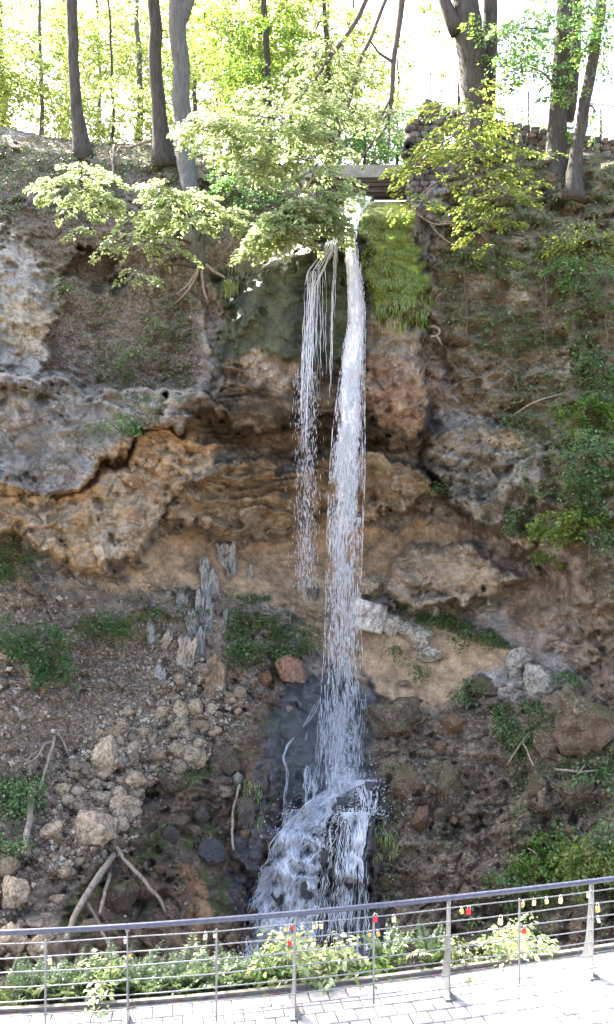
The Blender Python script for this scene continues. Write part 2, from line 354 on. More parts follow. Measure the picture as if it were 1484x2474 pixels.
POLY = dict(
 ochre=[(-350, 1120), (0, 1150), (60, 1215), (150, 1205), (290, 1125), (330, 1060), (400, 1045), (530, 1085), (505, 1160), (430, 1205), (365, 1265), (340, 1345), (240, 1375), (150, 1325), (40, 1300), (-350, 1290)],
 crust=[(-350, 860), (0, 900), (200, 940), (350, 960), (470, 945), (540, 985), (430, 1045), (330, 1052), (290, 1105), (180, 1185), (90, 1220), (0, 1180), (-350, 1150)],
 head=[(530, 690), (610, 645), (690, 590), (790, 520), (850, 470), (970, 480), (1040, 560), (1060, 780), (1000, 900), (1040, 1000), (1060, 1090), (900, 1050), (700, 1040), (560, 1045), (520, 960), (540, 800)],
 lip=[(360, 1270), (430, 1215), (520, 1125), (640, 1120), (760, 1110), (900, 1100), (1040, 1120), (1060, 1200), (900, 1240), (760, 1245), (700, 1275), (640, 1308), (560, 1275), (430, 1265)],
 lens=[(1055, 1090), (1085, 1035), (1170, 1020), (1250, 1040), (1300, 1120), (1310, 1240), (1160, 1265), (1085, 1205), (1050, 1135)],
 block=[(925, 1400), (990, 1335), (1100, 1320), (1220, 1365), (1260, 1405), (1180, 1432), (1110, 1485), (1010, 1442), (940, 1425)],
 rband=[(1085, 1200), (1150, 1262), (1250, 1285), (1350, 1370), (1400, 1450), (1484, 1480), (1850, 1500), (1850, 1150), (1484, 1100), (1300, 1100)],
 sand=[(870, 1450), (1000, 1470), (1100, 1500), (1200, 1545), (1240, 1590), (1215, 1640), (1120, 1650), (1110, 1690), (1060, 1710), (900, 1640), (860, 1560)],
 moss=[(868, 530), (890, 496), (945, 486), (985, 520), (1005, 580), (1040, 640), (1046, 700), (1005, 765), (955, 745), (905, 762), (874, 650)],
 mound=[(690, 1930), (760, 1915), (850, 1870), (925, 1885), (935, 2000), (925, 2200), (880, 2360), (590, 2360), (610, 2220), (670, 2060)],
 nose=[(-350, 440), (30, 520), (95, 600), (150, 655), (125, 760), (115, 860), (105, 945), (0, 950), (-350, 940)],
 hollow=[(140, 640), (190, 600), (270, 610), (330, 640), (300, 668), (240, 665), (180, 655)],
 column=[(455, 690), (500, 690), (505, 960), (480, 980), (455, 900)],
 ribs=[(885, 850), (940, 840), (1020, 860), (1040, 960), (1035, 1040), (960, 1030), (890, 1000)],
 cave=[(345, 1345), (420, 1275), (560, 1290), (650, 1330), (760, 1270), (900, 1260), (1050, 1260), (1150, 1310), (1000, 1340), (900, 1420), (880, 1500), (760, 1490), (600, 1450), (430, 1420), (250, 1400)],
 talus=[(-350, 1390), (60, 1380), (300, 1400), (520, 1600), (640, 1600), (640, 1700), (600, 1900), (560, 2100), (560, 2400), (-350, 2640), (-350, 1390)],
 dark=[(330, 1900), (470, 1800), (560, 1750), (640, 1640), (720, 1640), (700, 1800), (680, 2000), (620, 2200), (600, 2420), (150, 2480), (180, 2150), (280, 2050)],
 wall=[(700, 1640), (900, 1620), (925, 1760), (945, 1900), (930, 2360), (590, 2420), (560, 2000), (640, 1800)],
 stain_shade=[(430, 1000), (500, 955), (560, 920), (640, 940), (720, 890), (900, 870), (1000, 900), (1050, 980), (1045, 1060), (900, 1090), (760, 1105), (540, 1085)],
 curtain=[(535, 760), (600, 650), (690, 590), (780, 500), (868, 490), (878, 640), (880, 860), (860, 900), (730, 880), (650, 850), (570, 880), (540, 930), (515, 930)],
 pale=[(575, 900), (615, 850), (680, 870), (715, 900), (705, 940), (640, 950), (580, 940)],
 soil_l=[(130, 670), (330, 650), (490, 660), (470, 860), (450, 940), (300, 950), (180, 910), (100, 890), (120, 760)],
 bank_l=[(-350, 290), (0, 300), (250, 335), (520, 360), (640, 380), (780, 440), (700, 570), (600, 640), (480, 660), (130, 650), (60, 560), (-350, 500)],
 right=[(1060, 560), (1100, 330), (1300, 320), (1850, 350), (1850, 1500), (1484, 1450), (1300, 1280), (1260, 1050), (1150, 1000), (1060, 850)],
 redband=[(1060, 1190), (1100, 1200), (1180, 1265), (1300, 1290), (1484, 1440), (1850, 1500), (1850, 1700), (1484, 1680), (1300, 1560), (1250, 1540), (1200, 1430), (1260, 1400), (1180, 1340), (1090, 1260)],
 low_r=[(930, 1680), (1060, 1720), (1150, 1720), (1484, 1680), (1850, 1700), (1850, 2640), (900, 2640), (915, 2000)],
 soil_ll=[(-350, 1330), (40, 1300), (80, 1400), (180, 1500), (330, 1600), (380, 1700), (280, 1780), (150, 1900), (100, 2050), (-350, 2100)],
 buff=[(330, 1690), (400, 1640), (520, 1600), (560, 1640), (600, 1700), (520, 1770), (500, 1850), (350, 1900), (330, 2050), (150, 2120), (100, 2080), (150, 1900), (230, 1760)],
 yellow=[(20, 730), (70, 710), (120, 760), (110, 840), (60, 860), (20, 800)],
 rust=[(440, 2110), (490, 2090), (500, 2200), (480, 2300), (440, 2300)],
 ochre2=[(1170, 1060), (1240, 1050), (1260, 1100), (1180, 1110)],
 black=[(1030, 960), (1070, 1010), (1050, 1090), (1090, 1190), (1180, 1250), (1120, 1250), (1050, 1180), (1030, 1080), (1020, 1000)],
 palerib=[(1225, 640), (1290, 640), (1280, 760), (1225, 770)],
 palerib2=[(1340, 830), (1400, 830), (1395, 890), (1345, 890)],
 mossdark=[(540, 640), (640, 650), (700, 620), (740, 690), (700, 860), (560, 900), (540, 740)],
)
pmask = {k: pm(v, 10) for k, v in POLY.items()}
for k, a, f in (('ochre', 1.2, 12), ('crust', 1.75, 8), ('head', 1.15, 14), ('lip', 1.15, 10), ('lens', .7, 20), ('block', 1.35, 10), ('rband', .7, 10),
                ('moss', .4, 22), ('mound', .55, 26), ('nose', .65, 12), ('hollow', -1.0, 10), ('column', .3, 10), ('ribs', .18, 12), ('curtain', .12, 14)):
    off += a*pm(POLY[k], f)
# cascade tiers
off += .45*pm([(800, 1940), (850, 1930), (905, 1950), (912, 2060), (890, 2150), (790, 2150), (780, 2000)], 16)
off += .35*pm([(665, 1830), (760, 1830), (770, 1910), (700, 1960), (660, 2100), (640, 2050), (650, 1900)], 16)
off += .45*pm([(560, 1920), (600, 1840), (670, 1790), (680, 1900), (655, 2010), (600, 2100), (560, 2060)], 14)
# a flight of lumps on the right below the path
for cx, cy, rx, ry, a in ((960, 1730, 60, 45, .5), (1000, 1880, 50, 60, .35), (970, 2050, 45, 60, .45), (1010, 2230, 60, 50, .4), (1140, 1840, 40, 40, .3), (1260, 2010, 60, 70, .3),
                          (1390, 1900, 70, 45, .5), (1310, 1890, 30, 50, .5), (1340, 1800, 90, 60, .4), (1100, 2120, 70, 70, .25), (620, 660, 40, 50, .35), (690, 680, 40, 80, .3), (760, 620, 40, 80, .25)):
    off += a*np.exp(-np.clip(((WX-cx)/rx)**2+((WY-cy)/ry)**2, 0, 30)*1.1)
smoothm = np.clip(pmask['sand']+.75*pmask['cave'], 0, 1)
soft = np.clip(.7*pmask['soil_l']+.7*pmask['bank_l']+.45*pmask['right']+.5*pmask['soil_ll'], 0, .8)
AMP = (1-.88*smoothm)*(1-.55*soft)*(1-.5*pmask['moss'])*(1-.35*pmask['curtain'])
P0 = W3(D.ravel()-off)
n_big = fbm(P0*.42, 4, 3)*.55
n_mid = (fbm(P0*np.array((1.0, 1.0, 1.35)), 5, 11, True)-.45)*.42
F1, F2, cid = worley(P0*np.array((1.7, 1.7, 2.1))+.35*fbm(P0*2, 2, 77)[:, None], 5)
knob = (.55-F1)*.26+(cid-.5)*.12
G1, G2, gid = worley(P0*np.array((4.6, 4.6, 5.4)), 8)
knob2 = (.5-G1)*.075+(gid-.5)*.03
zz = P0[:, 2]*2.3+fbm(P0*np.array((.5, .5, .8)), 3, 21)*3.2+P0[:, 0]*.12
saw = zz-np.floor(zz); saw2 = zz*2.7+1.3*fbm(P0*1.4, 2, 22); saw2 -= np.floor(saw2)
bed = (saw**1.0*0-sstep(.0, .16, saw)*(1-saw)+.4)*.34+(.4-sstep(0, .2, saw2)*(1-saw2))*.13      # beds: each juts out and undercuts the next
strata = bed*sstep(-.12, .18, fbm(P0*.6+3, 3, 23))
calm = .35+1.0*sstep(-.15, .2, fbm(P0*.55+8, 3, 24))
flutes = fbm(P0*np.array((4.5, 2.0, .45)), 3, 25)*.16
smallr = fbm(P0*6.5, 3, 91)*.06
bandm = np.clip(pmask['stain_shade']+pmask['lip']+.5*pmask['head'], 0, 1)
flm = np.clip(pmask['curtain']+pmask['ribs']+pmask['column']+pmask['moss']*.6+.9*pmask['nose']+.35*pmask['ochre'], 0, 1)
crack = (1-sstep(0, .13, F2-F1))*.13*sstep(-.1, .15, fbm(P0*.7, 2, 66))
pits = sstep(.16, .3, fbm(P0*np.array((2.6, 2.6, 3.4)), 3, 67))*.2
ledge = fbm(P0*np.array((.9, .9, 1.6))+.4, 4, 68, True)*.6*pmask['right']+fbm(P0*np.array((1.3, 1.3, 1.5)), 3, 69, True)*.35*pmask['low_r']
drop = off+AMP*(n_big*.8+n_mid*1.0*calm+knob*.8+knob2*1.1*calm-crack*calm-pits*calm+smallr*1.7*calm+strata*(.7+bandm)*(1-.7*flm)*(1-.85*pmask['nose'])+flutes*(.1+flm))+ledge+smoothm*smallr*.5+(1-smoothm)*.25*n_big
DD = D.ravel()-drop
top = np.repeat(gt[:, None], NX, 1).ravel()
DD = DD+(1-sstep(0, .02, top))*.9                         # round the brink over
POS = W3(DD)
# ------------------------------------------------- mineral colours and masks
C = np.zeros((len(px), 3)); MK = np.zeros((len(px), 3))
def paint(mask, ca, cb=None, scale=.9, seed=1, sz=1, op=1.0):
    k = np.nonzero(mask > .004)[0]; col = np.array(ca)[None]
    if cb is not None:
        n = sstep(-.22, .22, fbm(P0[k]*np.array((scale, scale, scale*sz)), 3, seed))[:, None]
        col = col*(1-n)+np.array(cb)[None]*n
    m = (mask[k]*op)[:, None]; C[k] = C[k]*(1-m)+col*m
paint(np.ones(len(px)), (.33, .31, .28), (.23, .18, .13), .8, 100); MK[:, 2] = .8
paint(pm([(-350, 1370), (100, 1390), (500, 1420), (760, 1560), (900, 1640), (1300, 1690), (1850, 1560), (1850, 2700), (-350, 2700)], 20), (.2, .15, .1), (.26, .205, .145), 1.0, 150)
paint(pmask['nose'], (.31, .29, .25), (.23, .21, .17), 1.2, 101, .5)
paint(pmask['yellow'], (.44, .36, .24), op=.8)
paint(pmask['crust'], (.27, .25, .215), (.19, .165, .13), 1.1, 102)
paint(pmask['bank_l'], (.10, .088, .062), (.17, .15, .115), 1.0, 103); MK[:, 1] = np.maximum(MK[:, 1], .5*pmask['bank_l'])
paint(pmask['soil_l'], (.13, .108, .082), (.21, .19, .155), 1.3, 104); MK[:, 1] = np.maximum(MK[:, 1], .55*pmask['soil_l'])
paint(pmask['right'], (.115, .098, .055), (.19, .16, .105), 1.0, 105); MK[:, 1] = np.maximum(MK[:, 1], .25*pmask['right'])
paint(pmask['palerib'], (.40, .35, .25), op=.85); paint(pmask['palerib2'], (.36, .31, .23), op=.8)
paint(pmask['redband'], (.18, .13, .09), (.29, .225, .165), 1.6, 106)
paint(pmask['cave'], (.385, .265, .155), (.31, .215, .125), .9, 107)
paint(pmask['lip'], (.33, .245, .15), (.20, .14, .08), 1.4, 108)
paint(pmask['ochre'], (.40, .28, .16), (.40, .325, .23), 1.1, 109, .7)
paint(pm([(320, 1045), (400, 1035), (530, 1075), (520, 1110), (400, 1085), (320, 1120), (160, 1235), (120, 1225)], 8), (.38, .24, .115), op=.75)
paint(pmask['head'], (.24, .2, .14), (.15, .12, .075), 1.4, 110)
paint(pmask['stain_shade'], (.05, .036, .022), (.16, .115, .07), 1.6, 111, 2.2)  # algae-stained band, with the overhang's shade painted into its dark colour
paint(pmask['ribs'], (.27, .2, .135), (.2, .125, .08), 2.2, 112, .35)
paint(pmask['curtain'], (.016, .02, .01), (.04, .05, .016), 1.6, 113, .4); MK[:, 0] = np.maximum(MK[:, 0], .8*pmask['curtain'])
paint(pmask['mossdark'], (.018, .025, .01), (.055, .062, .026), 1.6, 114, .6)
paint(pmask['pale'], (.34, .27, .19), (.22, .16, .11), 2, 115)
paint(pmask['moss'], (.17, .22, .02), (.10, .115, .03), 1.5, 116, .3)
paint(pmask['black'], (.045, .04, .035), (.09, .075, .06), 2, 117, op=.9)
paint(pmask['lens'], (.26, .24, .19), (.13, .112, .08), 2.2, 118); paint(pmask['ochre2'], (.37, .29, .17), op=.8)
paint(pm(POLY['black'], 7), (.04, .036, .033), op=.8)
paint(pmask['block'], (.35, .27, .185), (.26, .2, .13), 1.4, 119)
paint(pmask['sand'], (.40, .27, .155), (.34, .23, .13), .8, 120)
paint(pmask['soil_ll'], (.27, .195, .125), (.34, .255, .17), .8, 121); MK[:, 1] = np.maximum(MK[:, 1], .7*pmask['soil_ll'])
tal = pm([(80, 1500), (330, 1480), (520, 1580), (640, 1600), (640, 1700), (560, 1800), (300, 1900), (200, 2100), (0, 2200), (-350, 2300), (-350, 1900), (200, 1800)], 25)
paint(tal, (.35, .27, .185), (.26, .195, .13), 1.2, 122); MK[:, 1] = np.maximum(MK[:, 1], .85*tal)
paint(pmask['buff'], (.42, .32, .205), (.32, .235, .15), 1.3, 123, op=.9); MK[:, 1] = np.maximum(MK[:, 1], .75*pmask['buff'])
paint(pmask['low_r'], (.14, .1, .065), (.19, .15, .095), .9, 124); MK[:, 1] = np.maximum(MK[:, 1], .45*pmask['low_r'])
paint(pmask['low_r']*sstep(.0, .2, fbm(P0*.9, 4, 125)), (.09, .105, .025), (.06, .07, .02), 2, 126, op=.85)
paint(pmask['dark'], (.085, .062, .043), (.16, .105, .06), 1.5, 127); MK[:, 0] = np.maximum(MK[:, 0], .35*pmask['dark'])
paint(pmask['dark']*sstep(.05, .2, fbm(P0*1.1, 4, 128)), (.06, .075, .02), op=.8)
paint(pmask['rust'], (.25, .15, .07), (.2, .1, .05), 2, 129, .3)
paint(pmask['wall'], (.05, .048, .047), (.085, .08, .078), 1.6, 130, .5); MK[:, 0] = np.maximum(MK[:, 0], .85*pmask['wall'])
paint(pmask['wall']*sstep(.12, .25, fbm(P0*1.0, 4, 131)), (.045, .07, .03), op=.6)
paint(pm([(540, 1320), (800, 1320), (880, 1420), (880, 1660), (800, 1600), (690, 1480)], 16), (.39, .27, .16), (.32, .22, .13), .9, 151)
lip_d = pm([(800, 470), (1000, 470), (985, 500), (880, 497), (835, 520), (800, 520)], 8)
paint(lip_d, (.2, .19, .17))
MK[:, 2] *= (1-.8*MK[:, 1])*(1-.9*smoothm)*(1-pmask['moss'])*(1-.8*pmask['curtain'])*(1-.6*pmask['wall'])

ii = (np.arange(NY-1)[:, None]*NX+np.arange(NX-1)[None]).ravel()
quads = np.stack([ii, ii+NX, ii+NX+1, ii+1], 1)
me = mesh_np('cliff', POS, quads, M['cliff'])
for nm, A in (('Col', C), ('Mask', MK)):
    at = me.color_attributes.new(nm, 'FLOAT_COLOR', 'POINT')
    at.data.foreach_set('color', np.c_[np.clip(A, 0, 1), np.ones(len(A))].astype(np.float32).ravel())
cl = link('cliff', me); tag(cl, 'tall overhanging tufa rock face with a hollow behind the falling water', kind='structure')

DG = DD.reshape(NY, NX); PG = POS.reshape(NY, NX, 3)
GN = np.cross(np.gradient(PG, axis=1), np.gradient(PG, axis=0)); GN /= np.linalg.norm(GN, axis=2)[..., None]+1e-9
GN *= np.where(GN[..., 1:2] > 0, -1, 1)
def grid_at(G, x, y):
    x = np.atleast_1d(np.asarray(x, float)); y = np.atleast_1d(np.asarray(y, float))
    sk = np.interp(x, gx, skyx); t = np.clip((y-sk)/(YB-sk), 0, .9999)*(NY-1); u = np.clip((x-gx[0])/(gx[-1]-gx[0]), 0, .9999)*(NX-1)
    i, j = t.astype(int), u.astype(int); a, b = t-i, u-j
    if G.ndim == 3: a, b = a[:, None], b[:, None]
    return (G[i, j]*(1-a)+G[i+1, j]*a)*(1-b)+(G[i, j+1]*(1-a)+G[i+1, j+1]*a)*b
def surf(x, y, lift=0.0):
    d = grid_at(DG, x, y)-lift
    x = np.atleast_1d(x); y = np.atleast_1d(y)
    return np.stack([(x-CX)/F*d, d, ZC-(y-CY)/F*d], 1)
def in_poly(poly, n, r=rng):
    poly = np.asarray(poly, float); lo, hi = poly.min(0), poly.max(0); out = np.zeros((0, 2))
    while len(out) < n:
        q = lo+r.random((n*2, 2))*(hi-lo); out = np.vstack([out, q[sdf(poly, q[:, 0], q[:, 1]) > 0]])
    return out[:n]

# ------------------------------------------------------------------ plateau, far ground, channel, pool
def plateau():
    e = PG[3]                                                     # just under the brink
    ks = np.array([0, .25, .8, 1.6, 3, 5, 8, 14, 25, 45, 80, 160]); rows = []
    for k in ks:
        p = e.copy(); p[:, 1] += k; p[:, 0] *= (e[:, 1]+k)/e[:, 1]
        p[:, 2] += -.05*min(k, 3)-.02*k*(k < 20)-.4*(k >= 20)
        far = np.clip(k/30, 0, 1)
        p[:, 2] = p[:, 2]*(1-far)+(ZC+8.6)*far
        p[:, 2] += fbm(p*np.array((.5, .5, 0))+3, 3, 201)*.35*min(k, 1)
        rows.append(p)
    V = np.concatenate(rows); n = len(e)
    i = (np.arange(len(ks)-1)[:, None]*n+np.arange(n-1)[None]).ravel()
    return mesh_np('plateau', V, np.stack([i, i+1, i+n+1, i+n], 1), M['soil'])
def soil_mat(name, stops, rough=.95, sc_=2.5):
    s = NT(name); a = s.noise(sc_, 8, .7); v = s.n('TexVoronoi', _Scale=16.); s.l(s.n('TexCoord').outputs['Object'], v.inputs['Vector'])
    c = s.mix(.35, s.ramp(a, *stops), s.mix(1, s.ramp(a, *stops), v.outputs['Color'], 'OVERLAY'))
    return s.pbr(c, rough, s.bump(a, .8, .06), spec=.2)
M['soil'] = soil_mat('woodland_soil', ((.3, (.08, .06, .04)), (.5, (.15, .115, .08)), (.7, (.22, .18, .12))))
tag(link('plateau', plateau()), 'leaf covered ground on top of the cliff', kind='structure')
def quad_sheet(name, pts, mat, n=2): return link(name, mesh_np(name, pts, [(0, 1, 2, 3)], mat))
g = quad_sheet('ground', [(-900, -900, -3), (900, -900, -3), (900, 900, -3), (-900, 900, -3)], M['soil']); tag(g, kind='structure')

def water_flat(name, col):
    s = NT(name); a = s.noise(6, 5, .6); return s.pbr(s.ramp(a, (.5, col), (.72, (.35, .38, .4))), .12, s.bump(a, .5, .05), spec=.5)
M['pool'] = water_flat('pool_water', (.03, .034, .033))
zp = ZC-10.15
tag(quad_sheet('pool', [(-9, 10.5, zp), (6, 10.5, zp), (6, 21, zp), (-9, 21, zp)], M['pool']), 'dark pool at the foot of the cascade', kind='structure')

# ------------------------------------------------------------------ white water
def foam_mat(name, alpha=None, col=(.91, .93, .95), thin=0.0):
    s = NT(name)
    p = s.n('BsdfPrincipled', _Roughness=.3); p.inputs['Base Color'].default_value = (*col, 1); p.inputs['Specular IOR Level'].default_value = .5
    t = s.n('BsdfTranslucent'); t.inputs[0].default_value = (*col, 1)
    m = s.n('MixShader'); m.inputs[0].default_value = .35; s.l(p.outputs[0], m.inputs[1]); s.l(t.outputs[0], m.inputs[2]); o = m.outputs[0]
    if alpha:
        at = s.n('Attribute', attribute_name='Dens'); a = s.noise(1.0, 6, .72, mapscale=alpha)
        b = s.noise(1.0, 3, .6, mapscale=tuple(x*.28 for x in alpha))
        ad = s.n('Math', operation='ADD'); s.l(a, ad.inputs[0]); s.l(at.outputs['Fac'], ad.inputs[1])
        a2 = s.n('Math', operation='MULTIPLY_ADD'); s.l(b, a2.inputs[0]); a2.inputs[1].default_value = .5; s.l(ad.outputs[0], a2.inputs[2])
        tr = s.n('BsdfTransparent'); mx = s.n('MixShader'); s.l(s.ramp(a2.outputs[0], (.66, 0), (.84, 1.0)), mx.inputs[0])
        s.l(tr.outputs[0], mx.inputs[1]); s.l(o, mx.inputs[2]); o = mx.outputs[0]
    if thin:
        tr = s.n('BsdfTransparent'); mx = s.n('MixShader'); mx.inputs[0].default_value = 1-thin; s.l(tr.outputs[0], mx.inputs[1]); s.l(o, mx.inputs[2]); o = mx.outputs[0]
    s.l(o, s.out.inputs[0]); return s.m
M['foam'] = foam_mat('white_water', thin=.15); M['drops'] = foam_mat('falling_water', thin=.3); M['veil'] = foam_mat('water_veil', (24, 24, 4.2)); M['lace'] = foam_mat('water_lace', (13, 13, 3.4))

def droplets(c, L, Wd, lean=0.0):
    n = len(c); u = np.array([(0, 0, 1), (1, 0, .2), (0, 1, .2), (-1, 0, .2), (0, -1, .2), (0, 0, -1)], float)
    V = c[:, None]+u[None]*np.stack([Wd, Wd, L], 1)[:, None]
    V[:, :, 0] += lean*(V[:, :, 2]-c[:, None, 2])
    tri = np.array([(0, 1, 2), (0, 2, 3), (0, 3, 4), (0, 4, 1), (5, 2, 1), (5, 3, 2), (5, 4, 3), (5, 1, 4)])
    return V.reshape(-1, 3), (np.arange(n)[:, None, None]*6+tri[None]).reshape(-1, 3)
FP = np.array([(470, 870, 36), (490, 862, 27), (540, 850, 17), (580, 846, 12), (620, 850, 15), (660, 856, 18), (720, 860, 20), (780, 862, 22), (850, 854, 29), (950, 848, 34), (1050, 842, 41),
               (1150, 838, 44), (1300, 832, 44), (1450, 828, 42), (1600, 828, 47), (1700, 828, 55), (1800, 826, 62), (1890, 830, 66)], float)
yy = np.arange(470, 1900, 5.0)
fcx, fhw = np.interp(yy, FP[:, 0], FP[:, 1]), np.interp(yy, FP[:, 0], FP[:, 2])*np.interp(yy, [500, 800, 1900], [1, .86, .92])
fd = np.min([grid_at(DG, fcx+k*fhw, yy) for k in (-.8, -.4, 0, .4, .8)], 0)-.07
fd = np.minimum.accumulate(np.where(yy < 500, fd+.1, fd)); fd = np.convolve(np.pad(fd, 8, mode='edge'), np.ones(17)/17, 'valid')
def fall_pt(y, u, off=0.0):
    d = np.interp(y, yy, fd)-off; x = np.interp(y, yy, fcx)+u*np.interp(y, yy, fhw)
    return np.stack([(x-CX)/F*d, d, ZC-(y-CY)/F*d], 1)
# sheets
sv, sf, sd_, base = [], [], [], 0
for lay, o in ((0, .0), (1, .09), (2, .18)):
    ys = np.arange(472, 1895, 6.0); us = np.linspace(-1, 1, 25)
    U, Y = np.meshgrid(us, ys); p = fall_pt(Y.ravel(), U.ravel(), o)
    p[:, 1] += .10*U.ravel()**2+fbm(p*np.array((5, 5, 1.1))+lay*9, 3, 300+lay)*.16
    p[:, 0] += fbm(p*np.array((3, 3, 1.6))+lay*5, 2, 310+lay)*.08
    dens = np.interp(Y.ravel(), [470, 500, 600, 850, 1000, 1300, 1420, 1620, 1680, 1890], [.1, .3, .3, .24, .1, -.06, -.3, -.3, -.08, -.02])-.34*np.abs(U.ravel())**3-.06*lay
    n = len(us); i = (np.arange(len(ys)-1)[:, None]*n+np.arange(n-1)[None]).ravel()
    sv.append(p); sf.append(np.stack([i, i+1, i+n+1, i+n], 1)+base); sd_.append(dens); base += len(p)
me = mesh_np('waterfall', np.vstack(sv), np.vstack(sf), M['veil'])
at = me.attributes.new('Dens', 'FLOAT', 'POINT'); at.data.foreach_set('value', np.concatenate(sd_).astype(np.float32))
fall = link('waterfall', me); tag(fall, 'tall white waterfall dropping free from the mossy lip', kind='structure')
# free-falling streaks
n = 21000; y = 500+1395*rng.random(n)**.8; y += (y > 1840)*np.abs(rng.normal(0, 45, n)); u = np.clip(rng.normal(0, .52, n), -1.1, 1.12)
clump = fbm(np.stack([u*2.3, y*.011, np.zeros(n)], 1), 3, 320); keep = ((clump > -.12+.3*(rng.random(n)-.5)) & (rng.random(n) < np.interp(y, [1150, 1350, 1450, 1650, 1900], [1, .8, .42, .4, .5]))) | (y < 800); y, u = y[keep], u[keep]; n = len(y)
c = fall_pt(y, u, 0); c[:, 1] -= rng.random(n)*.3-.05
V, T = droplets(c, (.03+.15*rng.random(n)**2.5)*np.interp(y, [500, 1000, 1900], [.7, 1, 1.5]), .003+.0075*rng.random(n)**1.5)
link('falling_drops', mesh_np('falling_drops', V, T, M['drops']), fall)['kind'] = 'stuff'

def strands(name, streams, parent, lift=.06):
    mb = MB()
    for poly, nthr, wid, meander in streams:
        poly = np.array(poly, float)
        for k in range(nthr):
            u = rng.uniform(-1, 1); y0, y1 = poly[0, 1], poly[-1, 1]; ln = y1-y0
            a = y0+ln*rng.random()*.6 if rng.random() < .75 else y0; b = min(y1, a+ln*rng.uniform(.15, .7))
            m = max(5, int((b-a)/9)); ys = np.linspace(a, b, m)
            xs = np.interp(ys, poly[:, 1], poly[:, 0])+u*np.interp(ys, poly[:, 1], poly[:, 2])
            xs = xs+meander*(perlin(np.stack([ys*.045, np.full(m, u*6+k), np.zeros(m)], 1), 330))*9
            p = surf(xs, ys, lift+.07*rng.random())
            r = wid*(.35+1.1*rng.random()**1.5)*np.sin(np.linspace(.25, 3.0, m))**.6*(1+.5*perlin(np.stack([ys*.09, np.full(m, k*3.1), np.ones(m)], 1), 331))
            mb.tube(p, np.maximum(r, .002), 4, caps=False)
    return mb.build(name, M['foam'], parent, True)
# thin veil to the left of the main fall: it runs down the moss, then hangs free
def hanging(streams):
    mb = MB()
    for poly, nthr, wid in streams:
        poly = np.array(poly, float); y0, y1 = poly[0, 1], poly[-1, 1]
        ys_all = np.arange(y0, y1+1, 8.0); xs_all = np.interp(ys_all, poly[:, 1], poly[:, 0]); d_all = np.minimum.accumulate(grid_at(DG, xs_all, ys_all)-.05)
        for k in range(nthr):
            u = rng.uniform(-1, 1); a = y0+(y1-y0)*rng.random()*.5*(rng.random() < .6); b = min(y1, a+(y1-y0)*rng.uniform(.12, .7))
            m = max(6, int((b-a)/9)); ys = np.linspace(a, b, m); xs = np.interp(ys, poly[:, 1], poly[:, 0])+u*np.interp(ys, poly[:, 1], poly[:, 2])
            xs = xs+perlin(np.stack([ys*.03, np.full(m, k*1.7), np.zeros(m)], 1), 340)*4
            d = np.interp(ys, ys_all, d_all)-.1*rng.random()
            r = wid*(.4+.9*rng.random())*np.sin(np.linspace(.3, 2.95, m))**.5*(1+.7*perlin(np.stack([ys*.12, np.full(m, k*3.1), np.ones(m)], 1), 341))
            mb.tube(np.stack([(xs-CX)/F*d, d, ZC-(ys-CY)/F*d], 1), np.maximum(r, .0015), 4, caps=False)
    return mb
side = hanging([([(806, 560, 9), (785, 620, 14), (760, 660, 20), (748, 700, 12)], 34, .007), ([(815, 560, 4), (806, 700, 5), (803, 800, 6), (800, 960, 6)], 14, .006),
                ([(750, 655, 14), (745, 760, 14), (743, 900, 14), (738, 1080, 14)], 46, .0065), ([(775, 640, 12), (772, 800, 18), (770, 960, 22)], 22, .005),
                ([(800, 540, 12), (808, 580, 8), (800, 640, 10)], 20, .007)]).build('side_trickle', M['foam'], None, True)
tag(side, 'thin threads of water left of the main fall', kind='structure')
n = 1500; y = 900+520*rng.random(n); x = 742+rng.normal(0, 14, n)+(y-900)*-.005
d = np.interp(y, np.arange(600, 1500, 10.), np.minimum.accumulate(grid_at(DG, np.full(90, 745.), np.arange(600, 1500, 10.))-.05))-.15*rng.random(n)
V, T = droplets(np.stack([(x-CX)/F*d, d, ZC-(y-CY)/F*d], 1), .03+.1*rng.random(n)**2, .003+.004*rng.random(n))
link('falling_drops', mesh_np('falling_drops', V, T, M['drops']), side)['kind'] = 'stuff'

cas = strands('cascade', [
 ([(868, 1885, 30), (820, 1905, 28), (770, 1945, 30), (745, 1985, 42), (735, 2050, 42), (725, 2130, 42), (720, 2220, 42), (700, 2340, 60)], 330, .016, 1.8),
 ([(735, 1955, 36), (700, 2020, 30), (668, 2110, 36), (645, 2200, 40), (630, 2290, 36), (622, 2345, 34)], 240, .012, 2.0),
 ([(690, 2080, 50), (680, 2180, 60), (665, 2260, 60), (660, 2350, 60)], 70, .009, 2.0),
 ([(858, 1962, 46), (866, 1985, 22), (868, 2020, 15), (858, 2065, 16), (855, 2200, 26)], 90, .016, .9),
 ([(835, 1966, 30), (825, 2010, 34), (822, 2100, 44), (815, 2220, 52), (800, 2350, 60)], 80, .008, 1.2),
 ([(860, 2060, 30), (855, 2160, 36), (850, 2260, 40), (850, 2350, 40)], 40, .006, .8),
 ([(752, 1850, 16), (750, 1890, 14), (748, 1950, 12)], 40, .012, 1),
 ([(880, 1880, 30), (892, 1930, 22), (890, 1965, 16)], 40, .01, .6),
 ([(772, 1690, 4), (745, 1740, 6), (725, 1765, 2), (695, 1800, 2), (684, 1830, 2), (696, 1870, 2), (688, 1930, 2), (684, 2010, 3)], 12, .005, .5),
 ([(785, 1700, 12), (780, 1790, 12), (775, 1900, 14)], 26, .008, .8),
 ([(742, 1770, 3), (735, 1800, 3)], 6, .006, .5)], None)
tag(cas, 'white cascade fanning over the dark wet rock at the foot of the fall', kind='structure')
